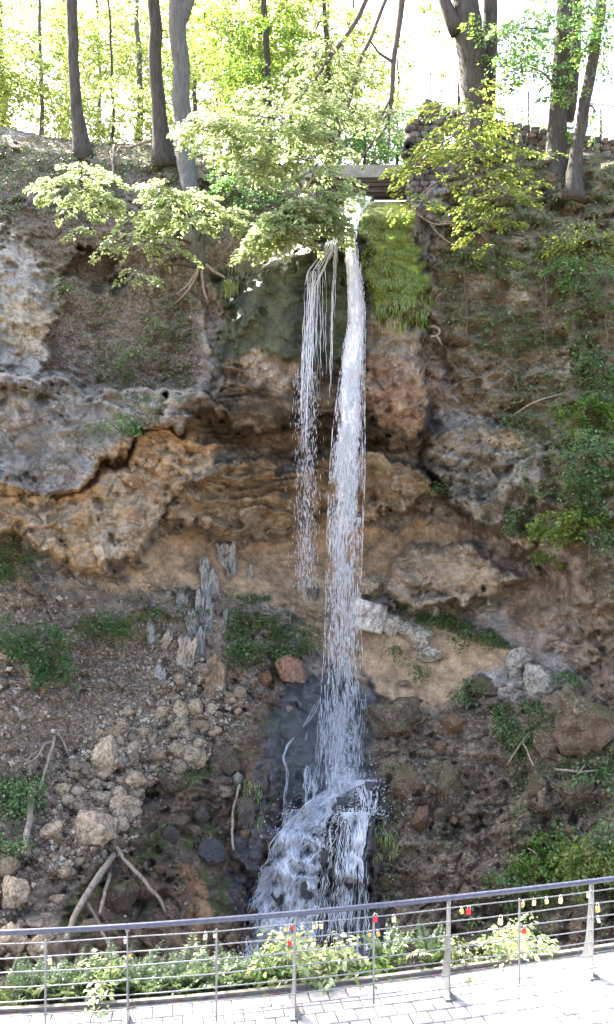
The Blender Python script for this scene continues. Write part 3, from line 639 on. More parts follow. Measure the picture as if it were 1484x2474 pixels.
# thin sheets under the strands and splash drops
def wet_sheet(poly, step, dens, lift):
    poly = np.array(poly, float); ys = np.arange(poly[0, 1], poly[-1, 1], step); us = np.linspace(-1, 1, 17)
    U, Y = np.meshgrid(us, ys); X = np.interp(Y, poly[:, 1], poly[:, 0])+U*np.interp(Y, poly[:, 1], poly[:, 2])
    p = surf(X.ravel(), Y.ravel(), lift); n = len(us); i = (np.arange(len(ys)-1)[:, None]*n+np.arange(n-1)[None]).ravel()
    return p, np.stack([i, i+1, i+n+1, i+n], 1), dens-.35*np.abs(U.ravel())**2.5-.3*sstep(.9, 1, (Y.ravel()-ys[0])/(ys[-1]-ys[0]))
sv, sf, sd_, base = [], [], [], 0
for args in (([(868, 1885, 34), (820, 1905, 32), (770, 1945, 34), (745, 1985, 44), (735, 2050, 42), (725, 2130, 44), (720, 2220, 44), (705, 2340, 60)], 6, -.06, .05),
             ([(735, 1955, 40), (700, 2020, 34), (668, 2110, 40), (645, 2200, 44), (630, 2290, 40), (622, 2345, 36)], 6, -.25, .05),
             ([(858, 1962, 46), (866, 1985, 24), (868, 2020, 17), (858, 2066, 18)], 6, .2, .06),
             ([(830, 1966, 30), (825, 2010, 40), (822, 2100, 56), (815, 2220, 60), (800, 2350, 70)], 6, -.35, .04)):
    p, f, dn = wet_sheet(*args); sv.append(p); sf.append(f+base); sd_.append(dn); base += len(p)
me = mesh_np('water_sheet', np.vstack(sv), np.vstack(sf), M['lace']); at = me.attributes.new('Dens', 'FLOAT', 'POINT'); at.data.foreach_set('value', np.concatenate(sd_).astype(np.float32))
link('water_sheet', me, cas)['kind'] = 'stuff'
xs, ys = [], []
for (cx, cy, sx, sy, m) in ((612, 2325, 22, 14, 700), (850, 1905, 48, 22, 900), (870, 1960, 35, 12, 500), (740, 1985, 40, 30, 400), (640, 2300, 40, 40, 500), (760, 2345, 70, 20, 600)):
    xs.append(rng.normal(cx, sx, m)); ys.append(rng.normal(cy, sy, m))
xs, ys = np.concatenate(xs), np.concatenate(ys); c = surf(xs, ys, 0); c[:, 1] -= .03+.2*rng.random(len(c)); k = len(c)
V, T = droplets(c, .008+.02*rng.random(k)**2, .007+.012*rng.random(k)); link('splash', mesh_np('splash', V, T, M['foam']), cas)['kind'] = 'stuff'
st_ = quad_sheet('stream', [(*P(838, 480, 23.6)[:2], P(838, 476, 23.6)[2]), (*P(905, 480, 23.6)[:2], P(925, 476, 23.6)[2]), (P(905, 480, 30)[0], 30, P(800, 476, 23.6)[2]+.02), (P(838, 480, 30)[0], 30, P(800, 476, 23.6)[2]+.02)], M['pool'])
tag(st_, 'shallow stream running under the little bridge to the lip', kind='structure')
hz = link('far_hillside', mesh_np('far_hillside', *(lambda X, Y: (np.stack([X.ravel(), Y.ravel(), ZC+6+34*sstep(42, 95, Y.ravel()+.35*X.ravel())*sstep(22, -8, X.ravel())+fbm(np.stack([X.ravel()*.09, Y.ravel()*.09, 0*X.ravel()], 1), 4, 800)*5], 1),
    np.array([(r*60+c, r*60+c+1, r*60+61+c, r*60+60+c) for r in range(39) for c in range(59)])))(*np.meshgrid(np.linspace(-90, 60, 60), np.linspace(36, 140, 40))), M['soil']))
tag(hz, 'wooded hillside rising behind the brink', kind='structure')
# fine spray hanging in the air round the foot of the fall
def spray_volume(name, x, y, d, rx, ry, rd, dens, label):
    bm_ = __import__('bmesh').new(); __import__('bmesh').ops.create_icosphere(bm_, subdivisions=3, radius=1)
    m_ = bpy.data.meshes.new(name); bm_.to_mesh(m_); bm_.free(); s = NT(name+'_air'); v = s.n('VolumePrincipled', _Density=dens, _Anisotropy=.2); v.inputs['Color'].default_value = (.88, .92, 1, 1); s.l(v.outputs[0], s.out.inputs[1]); m_.materials.append(s.m)
    o = link(name, m_, None, P(x, y, d)); o.scale = (rx/F*d, rd, ry/F*d); return tag(o, label, kind='stuff')
spray_volume('mist', 790, 1850, 19.9, 150, 300, 1.1, .055, 'thin bluish spray drifting round the foot of the fall')
spray_volume('mist', 795, 1880, 19.8, 115, 220, .95, .06, 'bluish spray round the foot of the fall')
spray_volume('mist', 810, 1900, 19.7, 80, 150, .8, .08, 'densest spray where the fall strikes the rock')
# ------------------------------------------------------------------ bridge, pier, wall, fence on the brink
s = NT('concrete'); a = s.noise(4, 7, .7)
M['concrete'] = s.pbr(s.ramp(a, (.3, (.22, .2, .17)), (.5, (.34, .32, .27)), (.72, (.44, .42, .36))), .9, s.bump(a, .5, .03), spec=.2)
s = NT('old_planks'); a = s.noise(3, 6, .7, mapscale=(.6, 4, 8)); M['plank'] = s.pbr(s.ramp(a, (.3, (.05, .04, .033)), (.7, (.16, .13, .10))), .85, s.bump(a, .7, .03))
s = NT('iron'); a = s.noise(9, 4, .6); M['iron'] = s.pbr(s.ramp(a, (.35, (.03, .03, .032)), (.7, (.07, .06, .055))), .6, spec=.4)
s = NT('dark_hole_shade'); M['hole_shade'] = s.pbr((.02, .018, .016), .9)

db = 24.3
br = thing('footbridge', 'small concrete footbridge crossing the stream above the lip of the fall', 'bridge', P(880, 430, db))
def local_box(mb, x0, y0, x1, y1, d, thick, parent):          # box from layout corners, in the parent's own frame
    a, b = P(x0, y0, d), P(x1, y1, d); mb.box((a+b)/2+np.array((0, thick/2, 0))-np.array(parent.location), abs(b[0]-a[0]), thick, abs(a[2]-b[2]))
mb = MB(); local_box(mb, 700, 398, 986, 428, db, 1.6, br); mb.build('deck_beam', M['concrete'], br)
for k, (y0, y1, dd) in enumerate(((431, 439, .08), (441, 449, .12), (452, 464, .2))):
    mb = MB(); local_box(mb, 760, y0, 985, y1, db+dd, .12, br); mb.build('plank', M['plank'], br)
mb = MB(); local_box(mb, 760, 464, 990, 478, db+1.5, .2, br); mb.build('opening_shade', M['plank'], br)  # dark panel standing in for the shade in the opening under the deck

def rough_block(w, d, h, seed, amp=.03, sub=3, rnd=.16):
    import bmesh
    bm = bmesh.new(); bmesh.ops.create_cube(bm, size=1); bmesh.ops.subdivide_edges(bm, edges=bm.edges[:], cuts=sub, use_grid_fill=True)
    co = np.array([v.co[:] for v in bm.verts]); nrm = co/np.maximum(np.abs(co).max(1), 1e-6)[:, None]
    r = np.linalg.norm(co, axis=1)[:, None]; co = co*(1-rnd*np.clip((r-.6)/.27, 0, 1))
    co = co*np.array((w, d, h)); n = np.stack([fbm(co*6+seed*3.7, 3, seed+k*11) for k in range(3)], 1); co += n*amp*2
    for v, c in zip(bm.verts, co): v.co = c
    me = bpy.data.meshes.new('block'); bm.to_mesh(me); bm.free(); me.materials.append(M['stone'])
    me.polygons.foreach_set('use_smooth', np.ones(len(me.polygons), bool)); return me
blocks = [rough_block(.24, .26, .17, k, .022, 2) for k in range(8)]
def masonry(parent, x0, y0, x1, y1, d0, d1, tilt, cw, ch, tints, name='masonry_stone', skip=0.0):
    """courses of stones on a plane from (x0,y0,d0) to (x1,*,d1), tilt = layout fall of the top line"""
    a, b = P(x0, y0, d0), P(x1, y0+tilt, d1); L = np.linalg.norm((b-a)[:2]); u = (b-a)/L; h = (y1-y0)/F*d0
    rows = max(1, int(round(h/ch)))
    for r in range(rows):
        x = -cw*.5*(r % 2)
        while x < L:
            w = cw*rng.uniform(.75, 1.35); c = a+u*min(x+w/2, L)+np.array((0, rng.normal(0, .012), -(r+.5)*ch))
            o = link(name, blocks[rng.integers(len(blocks))], parent, c-np.array(parent.location))
            o.scale = (w/.24*.97, 1, ch/.17*rng.uniform(.92, 1.02)); o.rotation_euler = (rng.normal(0, .03), rng.normal(0, .05), math.atan2(u[1], u[0])+rng.normal(0, .04))
            t = tints[rng.integers(len(tints))]; o.color = (*[v*rng.uniform(.85, 1.15) for v in t], 1); x += w
GT = [(.15, .13, .105), (.2, .175, .14), (.12, .10, .08), (.24, .22, .185)]
pier = thing('stone_pier', 'rough stone pier with a pointed capstone and an open pipe beside the footbridge', 'pier', P(1022, 470, 23.5))
masonry(pier, 990, 290, 1060, 500, 23.4, 23.5, 0, .25, .17, GT)
mb = MB(); mb.box(P(1024, 395, 23.5)+np.array((0, .45, 0))-np.array(pier.location), .74, .8, 2.3); mb.build('core', M['concrete'], pier)
capm = rough_block(.52, .5, .5, 41, .05, 4); o = link('capstone', capm, pier, P(1037, 272, 23.6)-np.array(pier.location)); o.color = (.15, .12, .1, 1); o.rotation_euler = (.1, .3, .2)
mb = MB(); pc = P(990, 352, 23.05)-np.array(pier.location)
ang = np.linspace(0, 2*np.pi, 25)[:-1]; ring = lambda r, y: np.stack([pc[0]+r*np.cos(ang), np.full(24, pc[1]+y), pc[2]+r*np.sin(ang)], 1)
R4 = [ring(.17, 0), ring(.17, .6), ring(.125, .6), ring(.125, 0)]; V = np.vstack(R4); j = np.arange(24); j2 = (j+1) % 24
mb.add(V, np.vstack([np.stack([k*24+j, k*24+j2, ((k+1) % 4)*24+j2, ((k+1) % 4)*24+j], 1) for k in range(4)])); mb.build('pipe', M['iron'], pier, True)
mb = MB(); mb.tube([pc+np.array((0, .45, 0)), pc+np.array((0, .5, 0))], .125, 16); mb.build('pipe_shade_disc', M['hole_shade'], pier)  # near-black disc painting the darkness inside the open pipe

wl = thing('stone_wall', 'low grey stone wall running down along the brink behind the twin trunks', 'wall', P(1330, 330, 24))
masonry(wl, 1070, 262, 1330, 330, 24.4, 24.0, 55, .21, .18, GT); masonry(wl, 1330, 317, 1484, 372, 24.0, 23.4, 22, .22, .18, GT); masonry(wl, 1484, 339, 1640, 394, 23.4, 22.6, 22, .22, .18, GT)

fe = thing('iron_fence', 'thin dark iron fence standing on the stone wall against the sky', 'fence', P(1180, 280, 24.5))
FL = np.array([(1040, 258, 24.6), (1066, 262, 24.55), (1330, 319, 24.1), (1484, 340, 23.5), (1640, 362, 22.8)])
def fl(x): return np.interp(x, FL[:, 0], FL[:, 1]), np.interp(x, FL[:, 0], FL[:, 2])
L0 = np.array(fe.location)
for x in (1040, 1066, 1172, 1277, 1400, 1520, 1630):
    y, d = fl(x); p = P(x, y, d)-L0; mb = MB(); mb.tube([p+(0, 0, -.1), p+(0, 0, 1.05)], .018, 6); mb.build('post', M['iron'], fe)
for h in (.18, .95):
    mb = MB(); pts = [P(x, fl(x)[0], fl(x)[1])-L0+(0, 0, h) for x in np.linspace(1040, 1640, 20)]; mb.tube(pts, .012, 5); mb.build('rail', M['iron'], fe)
mb0 = MB(); mb0.tube([(0, 0, .16), (0, 0, .97)], .007, 4); barm = mb0.mesh('bar', M['iron'])
for x in np.arange(1076, 1480, 13.5):
    y, d = fl(x); link('bar', barm, fe, P(x, y, d)-L0)

# ------------------------------------------------------------------ leaves and trees
def leaf_quads(c, dr, nr, L, wr=.6):
    n = len(c); dr = dr/(np.linalg.norm(dr, axis=1)[:, None]+1e-9); sd = np.cross(nr, dr); sd /= np.linalg.norm(sd, axis=1)[:, None]+1e-9
    up = np.cross(dr, sd); L = np.broadcast_to(L, n)[:, None]
    V = np.stack([c, c+dr*L*.5+sd*L*wr*.5+up*L*.1, c+dr*L-up*L*.08, c+dr*L*.5-sd*L*wr*.5+up*L*.1], 1)
    return V.reshape(-1, 3), np.arange(4*n).reshape(n, 4)
def spray_leaves(c0, az, L, k, leaf, width=.55, droop=.3, tilt=.7, thick=.045):
    """flat fans of leaves, one per centre: c0 (n,3), az, L (n)"""
    n = len(c0); t = rng.random((n, k))**.8; lat = (rng.random((n, k))*2-1)*width*np.sin(np.pi*np.clip(t, .03, 1)**.75)*L[:, None]*.55
    dx, dy = np.sin(az)[:, None], np.cos(az)[:, None]
    dr_ = (droop*(.6+.8*rng.random(n)))[:, None]
    x = c0[:, 0:1]+dx*t*L[:, None]+dy*lat; y = c0[:, 1:2]+dy*t*L[:, None]-dx*lat
    z = c0[:, 2:3]-dr_*t**2*L[:, None]-.12*np.abs(lat)+rng.normal(0, thick, (n, k))
    sgn = np.sign(lat); d = np.stack([dx+dy*sgn*.9+rng.normal(0, .35, (n, k)), dy-dx*sgn*.9+rng.normal(0, .35, (n, k)), -.35-.5*t*dr_+rng.normal(0, .2, (n, k))], -1).reshape(-1, 3)
    nr = np.stack([rng.normal(0, tilt, (n, k)), rng.normal(0, tilt, (n, k)), np.ones((n, k))], -1).reshape(-1, 3)
    return leaf_quads(np.stack([x, y, z], -1).reshape(-1, 3), d, nr, leaf*(.5+.8*rng.random(n*k)))
def ellips(x, y, d, rx, ry, rd, n, shell=.0):
    q = rng.normal(size=(n, 3)); q /= np.linalg.norm(q, axis=1)[:, None]; q *= (rng.random(n)**(1/3.)*(1-shell)+shell)[:, None]
    c = P(x, y, d); return c+q*np.array((rx/F*d, rd, ry/F*d))
def tree(name, label, cat, trunks, crowns, group=None, bk='bark', leafmat='leaf_mid', flare=1.5, seg=9, dense=1.45):
    """trunks: list of [(x,y,d,width px)...]; crowns: (x,y,d,rx,ry,rd,n_sprays,leaves,leaf size,L)"""
    b = trunks[0][0] if trunks else crowns[0][:3]
    if trunks and 300 < b[1] < 700 and b[2] < 27:
        sh = float(grid_at(DG, b[0], b[1])[0])+.22-b[2]; trunks = [[(q[0], q[1], q[2]+sh, q[3]) for q in tr] for tr in trunks]; b = trunks[0][0]
    loc = P(*b[:3]); t = thing(name, label, cat, loc, group)
    tp = []
    for j, tr in enumerate(trunks):
        pts = np.array([P(q[0], q[1], q[2]) for q in tr]); r = np.array([q[3]/F*q[2]/2 for q in tr])
        n = max(10, 5*len(tr)); u = np.linspace(0, 1, len(tr)); v = np.linspace(0, 1, n)
        sp = smooth_path(np.c_[pts, r], n); p, r = sp[:, :3], sp[:, 3]
        if flare > 1 and j == 0: r = r*(1+(flare-1)*np.exp(-np.linspace(0, 1, n)*14))
        p = p+fbm(p*.9+j*5, 2, 401)[:, None]*np.array((.12, .1, 0))
        mb = MB(); mb.tube(p-loc, r, seg, .035); mb.build('trunk', M[bk], t, True); tp.append(p)
    if not crowns: return t
    lv, lf, base = [], [], 0; tw = MB()
    for (x, y, d, rx, ry, rd, ns, k, leaf, L) in crowns:
        ns = int(ns*dense); leaf *= 1.1; near = d < 21.9 or 'sprays' in label or (d < 22.6 and y > 400)
        ns, leaf, rd = (int(ns*.85), leaf*1.15, rd*.75) if near else (ns, leaf, rd)
        c0 = ellips(x, y, d, rx, ry, rd, ns, .15); cen = P(x, y, d)
        if near:                                       # beech foliage hangs in separate flat layers
            hh = ry/F*d; nl = max(1, int(round(2*hh/.38))); zc = (np.floor((c0[:, 2]-cen[2]+hh)/(2*hh)*nl*.999)+.5)/nl*2*hh-hh
            c0[:, 2] = cen[2]+zc*1.1+rng.normal(0, .08, ns)-.09*((c0[:, 0]-cen[0])/(rx/F*d))**2*2+(c0[:, 0]-cen[0])*rng.uniform(-.22, .22); c0[:, 0] += .35*np.sin(zc*9+x)
        az = np.arctan2(c0[:, 0]-cen[0], c0[:, 1]-cen[1])+rng.normal(0, .9, ns); LL = L*(.6+.7*rng.random(ns))
        V, Q = spray_leaves(c0, az, LL, k, leaf, tilt=.6 if near else .7, thick=.03 if near else .05, droop=.42 if near else .3); lv.append(V); lf.append(Q+base); base += len(V)
        for m in range(min(ns, 40)):
            e = c0[m]+np.array((np.sin(az[m]), np.cos(az[m]), -.25))*LL[m]*.9; st = c0[m]+(cen-c0[m])*.55
            tw.tube(np.array([st, c0[m]+(0, 0, .03), e])-loc, (.012, .008, .003), 3, caps=False)
        if tp:                                           # a limb from the nearest trunk into this part of the crown
            al = np.vstack(tp); kx = np.argmin(np.linalg.norm(al-cen-np.array((0, 0, .2)), axis=1)); s_ = al[kx]; m_ = (s_+cen)/2+np.array((0, 0, .25))
            if np.linalg.norm(s_-cen) < 9: tw.tube(smooth_path([s_, m_, cen], 8)-loc, np.linspace(.045, .012, 8), 5, caps=False)
    if tw.n: tw.build('branches', M['twig'], t, True)['kind'] = 'stuff'
    o = link('crown', mesh_np('crown', np.vstack(lv)-loc, np.vstack(lf), M[leafmat]), t); o['kind'] = 'stuff'
    return t
B1 = (55, .085, .85)
# trees on the brink
tree('beech_tree', 'slender dark trunk on the left end of the brink, widening at its foot', 'tree', [[(205, 395, 25, 42), (195, 350, 25, 34), (184, 250, 25, 27), (178, 120, 25.1, 27), (172, -60, 25.3, 27), (165, -500, 25.6, 20)]],
     [(150, -330, 26, 120, 120, 1.6, 16, 45, .13, 1.3)], bk='bark', leafmat='leaf_mid')
tree('beech_tree', 'dark straight trunk standing just left of the pale grey beech', 'tree', [[(396, 410, 25.6, 50), (390, 350, 25.6, 38), (382, 250, 25.6, 33), (375, 100, 25.6, 31), (370, -60, 25.8, 30), (362, -520, 26.2, 20)]],
     [(380, -360, 26.5, 150, 120, 1.8, 26, 45, .13, 1.3)], bk='bark', leafmat='leaf_mid')
bt = tree('beech_tree', 'pale grey smooth beech rooted on the cliff above the ragged roots', 'tree', [[(488, 650, 22.6, 50), (478, 600, 22.6, 40), (462, 480, 23.0, 42), (450, 380, 23.6, 44), (440, 280, 23.8, 43), (434, 120, 23.9, 40), (430, 40, 23.9, 44), (424, -60, 24, 34), (400, -520, 24.4, 22)],
      [(432, 60, 23.9, 30), (455, 10, 23.9, 28), (480, -60, 24, 22), (560, -320, 24.4, 14)]],
     [(200, 450, 22.3, 66, 48, .9, 44, 46, .105, .6), (435, 495, 22.2, 100, 50, .9, 62, 46, .105, .65), (340, 585, 22.0, 100, 20, .7, 16, 42, .09, .6), (250, 560, 22.0, 40, 10, .4, 5, 40, .09, .5), (350, 660, 21.9, 45, 8, .3, 6, 40, .085, .5), (510, 530, 22.0, 36, 16, .5, 8, 42, .095, .45),
      (440, -380, 24.6, 120, 120, 1.6, 14, 45, .13, 1.3)], bk='beech', leafmat='leaf_bright', flare=1.0)
tree('beech_tree', 'big forked dark trunk rising behind the stone wall', 'tree', [[(1168, 400, 24.6, 80), (1160, 330, 24.6, 70), (1155, 250, 24.6, 64), (1140, 120, 24.6, 70), (1128, 40, 24.6, 66), (1120, -60, 24.7, 54), (1110, -500, 25, 30)],
      [(1110, 80, 24.55, 40), (1085, 30, 24.55, 32), (1060, -40, 24.6, 26), (1000, -260, 25, 16)], [(1175, 270, 24.9, 44), (1180, 150, 24.9, 38), (1184, 0, 25, 34), (1190, -260, 25, 22)]],
     [(1190, 120, 23.6, 70, 70, 1.0, 22, 45, .10, .9), (1010, 60, 25.5, 60, 70, 1.2, 9, 40, .11, .9), (1120, -360, 25.5, 220, 160, 2.6, 60, 45, .13, 1.3)], bk='bark', leafmat='leaf_mid', flare=1.1)
tree('beech_tree', 'stout dark trunk, the left one of the pair sharing one foot above the cliff', 'tree', [[(1352, 490, 22.6, 60), (1342, 430, 22.7, 50), (1346, 300, 22.8, 44), (1358, 150, 22.9, 42), (1366, 0, 23, 38), (1372, -100, 23.1, 34), (1380, -500, 23.4, 22)],
      [(1374, 290, 23.4, 26), (1384, 200, 23.4, 32), (1392, 60, 23.5, 26), (1400, -200, 23.6, 18)]],
     [(1340, 70, 22.2, 120, 75, 1.1, 50, 45, .095, .9), (1270, 160, 22.2, 50, 35, .7, 12, 42, .095, .8), (1390, 200, 22.4, 40, 30, .6, 7, 40, .095, .7), (1390, -340, 24, 200, 150, 2.4, 55, 45, .13, 1.3)], bk='bark', leafmat='leaf_cool')
tree('beech_tree', 'thin leaning dark trunk, the right one of the pair sharing one foot', 'tree', [[(1386, 490, 22.4, 46), (1385, 430, 22.5, 32), (1398, 340, 22.6, 28), (1418, 230, 22.6, 27), (1436, 130, 22.6, 26), (1450, 40, 22.6, 26), (1462, -60, 22.7, 24), (1500, -450, 23, 16)]],
     [(1450, 80, 22.0, 50, 60, .8, 12, 42, .095, .8), (1440, 270, 22.2, 60, 40, .6, 6, 34, .09, .7), (1520, -300, 23.5, 150, 120, 2, 45, 45, .13, 1.2)], bk='bark', leafmat='leaf_mid')
tree('young_beech', 'bright young tree with layered sprays in front of the stone pier', 'tree', [[(1148, 560, 21.8, 26), (1140, 520, 21.8, 24), (1125, 440, 21.5, 22), (1120, 360, 21.2, 16), (1110, 280, 21, 10), (1105, 200, 20.9, 5)]],
     [(1112, 235, 20.9, 40, 38, .5, 12, 44, .085, .6), (1138, 305, 20.8, 78, 40, .8, 34, 44, .09, .65), (1150, 360, 20.6, 110, 35, .8, 34, 44, .085, .75), (1035, 405, 20.6, 75, 12, .5, 9, 44, .085, .65), (1170, 425, 20.6, 70, 26, .6, 12, 44, .085, .65),
      (1005, 480, 20.4, 55, 20, .5, 9, 42, .085, .6), (1190, 480, 20.4, 80, 25, .6, 14, 42, .085, .65), (1255, 480, 20.4, 55, 12, .4, 6, 42, .085, .6), (1180, 545, 20.4, 50, 32, .4, 11, 42, .085, .55), (1196, 620, 20.4, 18, 32, .25, 5, 40, .08, .45)],
     bk='beech', leafmat='leaf_young', flare=1.3, dense=1.15)
# the great bough of pale leaves that hangs over the lip
tree('overhanging_beech', 'pale leafy boughs hanging from above in front of the lip of the fall', 'tree', [[(905, 345, 21.4, 4), (940, 300, 21.3, 7), (948, 240, 21.3, 11), (950, 150, 21.3, 13), (962, 70, 21.4, 15), (972, -10, 21.5, 17), (985, -200, 21.8, 20), (1000, -450, 22, 26)],
      [(948, 240, 21.3, 8), (938, 280, 21.2, 8), (945, 330, 21.2, 6), (938, 372, 21.2, 4)], [(870, 395, 20.7, 4), (900, 340, 20.9, 7), (925, 280, 21.1, 6), (945, 235, 21.3, 5)], [(950, 150, 21.3, 8), (915, 128, 21.2, 6), (895, 100, 21.1, 4)],
      [(560, 340, 20.9, 3), (650, 300, 20.9, 6), (740, 220, 21, 8), (830, 100, 21.2, 10), (930, -80, 21.6, 14)], [(690, 540, 20.3, 3), (760, 440, 20.5, 6), (820, 330, 20.8, 8), (860, 180, 21.1, 8), (960, -60, 21.6, 10)]],
     [(555, 330, 20.9, 64, 46, .8, 30, 46, .105, .65), (690, 290, 20.9, 105, 62, 1, 66, 46, .105, .75), (800, 260, 20.9, 65, 50, .8, 26, 46, .085, .85), (665, 395, 20.6, 50, 22, .6, 12, 44, .1, .6), (775, 395, 20.6, 62, 42, .6, 22, 46, .085, .7),
      (690, 545, 20.3, 80, 38, .6, 60, 46, .105, .6), (765, 505, 20.3, 62, 56, .5, 50, 46, .105, .55), (960, 270, 21, 40, 20, .4, 6, 40, .08, .6), (810, 130, 21.6, 60, 60, .8, 16, 44, .09, .8)],
     bk='twig', leafmat='leaf_bright', flare=1)
# wood behind
tree('leafy_tree', 'mid green tree hanging its crown behind the pale boughs at the top', 'tree', [[(655, 400, 27, 20), (650, 250, 27, 17), (640, 60, 27, 15), (630, -200, 27.3, 10)]], [(600, 70, 27, 110, 100, 1.4, 60, 46, .12, 1.0), (640, 210, 27, 90, 60, 1.2, 34, 46, .12, .9)], leafmat='leaf_mid', dense=1.2)
tree('leafy_tree', 'mid green tree above the middle of the footbridge behind the hanging branch', 'tree', [[(800, 420, 28, 16), (795, 250, 28, 13), (785, 60, 28, 11), (780, -200, 28.3, 8)]], [(760, 80, 28, 110, 100, 1.4, 60, 46, .12, 1.0), (840, 200, 28, 60, 80, 1.2, 34, 46, .12, .9)], leafmat='leaf_young', dense=1.2)
BG = [  # x, base y, d, trunk px, crowns (x, y, rx, ry, n)
 (337, 285, 34, 13, [(330, 100, 120, 120, 55)]), (5, 260, 33, 16, [(20, 120, 130, 120, 60)]), (240, 250, 38, 8, [(240, 60, 120, 110, 60)]), (100, 290, 31, 9, [(90, 230, 100, 60, 46)]),
 (634, 350, 30, 14, [(620, 60, 110, 110, 60)]), (560, 340, 33, 9, [(540, 200, 90, 110, 56)]), (800, 360, 32, 10, [(760, 130, 110, 120, 62)]), (700, 360, 35, 9, [(700, 270, 100, 90, 55)]),
 (470, 320, 40, 11, [(490, 90, 110, 110, 55)]), (160, 280, 44, 12, [(140, 60, 160, 130, 55)]), (380, 300, 42, 10, [(400, 200, 130, 100, 55)]), (-60, 280, 30, 20, [(-90, 120, 120, 150, 50)]),
 (860, 360, 38, 9, [(870, 240, 70, 90, 40)]), (270, 300, 30, 6, [(290, 270, 90, 40, 36)])]
BL = ['slim dark tree of the wood between the two dark brink trunks', 'pale leafed tree at the far left corner of the wood', 'thin stemmed tree just right of the left dark trunk', 'slim tree behind the left dark trunk near the ground',
      'dark stemmed tree of the wood right of the pale beech', 'thin leafy tree close to the right side of the pale beech', 'tree of the wood above the left end of the footbridge', 'low leafy tree behind the left end of the footbridge', 'distant tree directly behind the pale beech',
      'distant leafy tree high behind the left dark trunk', 'distant tree between the second dark trunk and the pale beech', 'thick stemmed tree at the left border of the wood', 'small airy tree above the middle of the footbridge', 'small low tree behind the gap left of the second dark trunk']
for i, (x, yb, d, wpx, cr) in enumerate(BG):
    tree('forest_tree', BL[i], 'tree', [[(x, yb+60, d, wpx*1.2), (x+3, yb-60, d, wpx), (x-4, yb-200, d, wpx*.9), (x-8, yb-420, d, wpx*.6)]],
         [(cx, cy, d, rx*1.1, ry*1.1, 1.8, int(n*1.5), 44, .17 if d > 34 else .15, 1.4) for cx, cy, rx, ry, n in cr], group='trees of the wood behind the brink', bk='bark' if i % 3 else 'beech', leafmat='leaf_far')
for (x, y, d, rx, ry, n, mt, lab) in ((880, 335, 29, 90, 60, 60, 'leaf_cool', 'cool green bushy tree behind the footbridge'), (960, 330, 31, 60, 55, 36, 'leaf_cool', 'small bluish green tree between footbridge and pier'),
                                  (960, 180, 45, 70, 50, 8, 'leaf_far', 'sparse pale tree against the sky above the pier'), (1260, 330, 36, 60, 30, 8, 'leaf_cool', 'low hazy bush seen through the iron fence'),
                                  (1450, 300, 34, 90, 50, 14, 'leaf_far', 'loose pale bush behind the leaning trunk')):
    tree('background_tree', lab, 'tree', [[(x, y+90, d, 8), (x+3, y, d, 6), (x, y-40, d, 3)]], [(x, y, d, rx, ry, 1.2, n, 44, .12, 1.0)], bk='bark', leafmat=mt)
tree('forest_tree', 'tall tree on the brink left of the view whose crown dapples the ferns', 'tree', [[(-698, 300, 30, 30), (-698, -100, 30, 26), (-698, -420, 30, 14)]], [(-698, -400, 30, 300, 190, 3, 340, 44, .15, 1.5)], bk='bark', leafmat='leaf_far', dense=1.0)
# ------------------------------------------------------------------ stones
import bmesh
def rock_mesh(seed, sub, ang=.8, rough=.12, name='stone_mesh'):
    r = np.random.default_rng(seed); bm = bmesh.new(); bmesh.ops.create_icosphere(bm, subdivisions=sub, radius=1)
    co = np.array([v.co[:] for v in bm.verts])
    co = co*(1+fbm(co*1.1+seed*5.1, 3, seed)[:, None]*rough*4.5)
    for k in range(int(20*ang)):                     # broken faces
        nv = r.normal(size=3); nv /= np.linalg.norm(nv); h = r.uniform(.48, .8); s_ = co@nv; co -= np.maximum(s_-h, 0)[:, None]*nv*.94
    n = fbm(co*1.4+seed*5.1, 5, seed)[:, None]; m = fbm(co*4.2+seed*2.3, 3, seed+50)[:, None]
    co = co*(1+n*rough*1.5+m*rough*1.7+fbm(co*11+seed, 2, seed+90)[:, None]*rough*.8)
    co /= (co.max(0)-co.min(0))/2; co -= (co.max(0)+co.min(0))/2
    for v, c in zip(bm.verts, co): v.co = c
    me = bpy.data.meshes.new(name); bm.to_mesh(me); bm.free(); me.polygons.foreach_set('use_smooth', np.ones(len(me.polygons), bool))
    return me
def slab_mesh(seed):
    r = np.random.default_rng(seed); bm = bmesh.new(); bmesh.ops.create_cube(bm, size=2); bmesh.ops.subdivide_edges(bm, edges=bm.edges[:], cuts=9, use_grid_fill=True)
    co = np.array([v.co[:] for v in bm.verts]); q = co.copy()
    topn = fbm(np.stack([q[:, 0]*2.1+seed*7, np.full(len(q), seed*1.7), np.zeros(len(q))], 1), 3, seed)
    co[:, 2] += (q[:, 2] > 0)*q[:, 2]*topn*1.1-(q[:, 2] < 0)*q[:, 2]*fbm(q[:, :1]*np.array([[1.7, 0, 0]])+seed, 3, seed+3)*.7
    co[:, 0] += fbm(np.stack([q[:, 2]*1.6, np.sign(q[:, 0])*9+seed, np.zeros(len(q))], 1), 3, seed+5)*.55
    co[:, 1] += fbm(q*np.array((4.2, 0, .7))+seed, 3, seed+7)*.9
    co *= 1-.1*np.clip(np.linalg.norm(q, axis=1)[:, None]-1.3, 0, 1)
    for v, c in zip(bm.verts, co): v.co = c
    me = bpy.data.meshes.new('slab_mesh'); bm.to_mesh(me); bm.free(); me.materials.append(M['stone']); return me
BIG = [rock_mesh(k+1, 4) for k in range(10)]; ROUND = [rock_mesh(k+31, 4, .25, .13) for k in range(4)]; SMALL = [rock_mesh(k+61, 2, 1.0, .12) for k in range(10)]
SLAB = [slab_mesh(k+3) for k in range(6)]
BIGM = []
for m_ in BIG+ROUND: m_.materials.append(M['stone'])
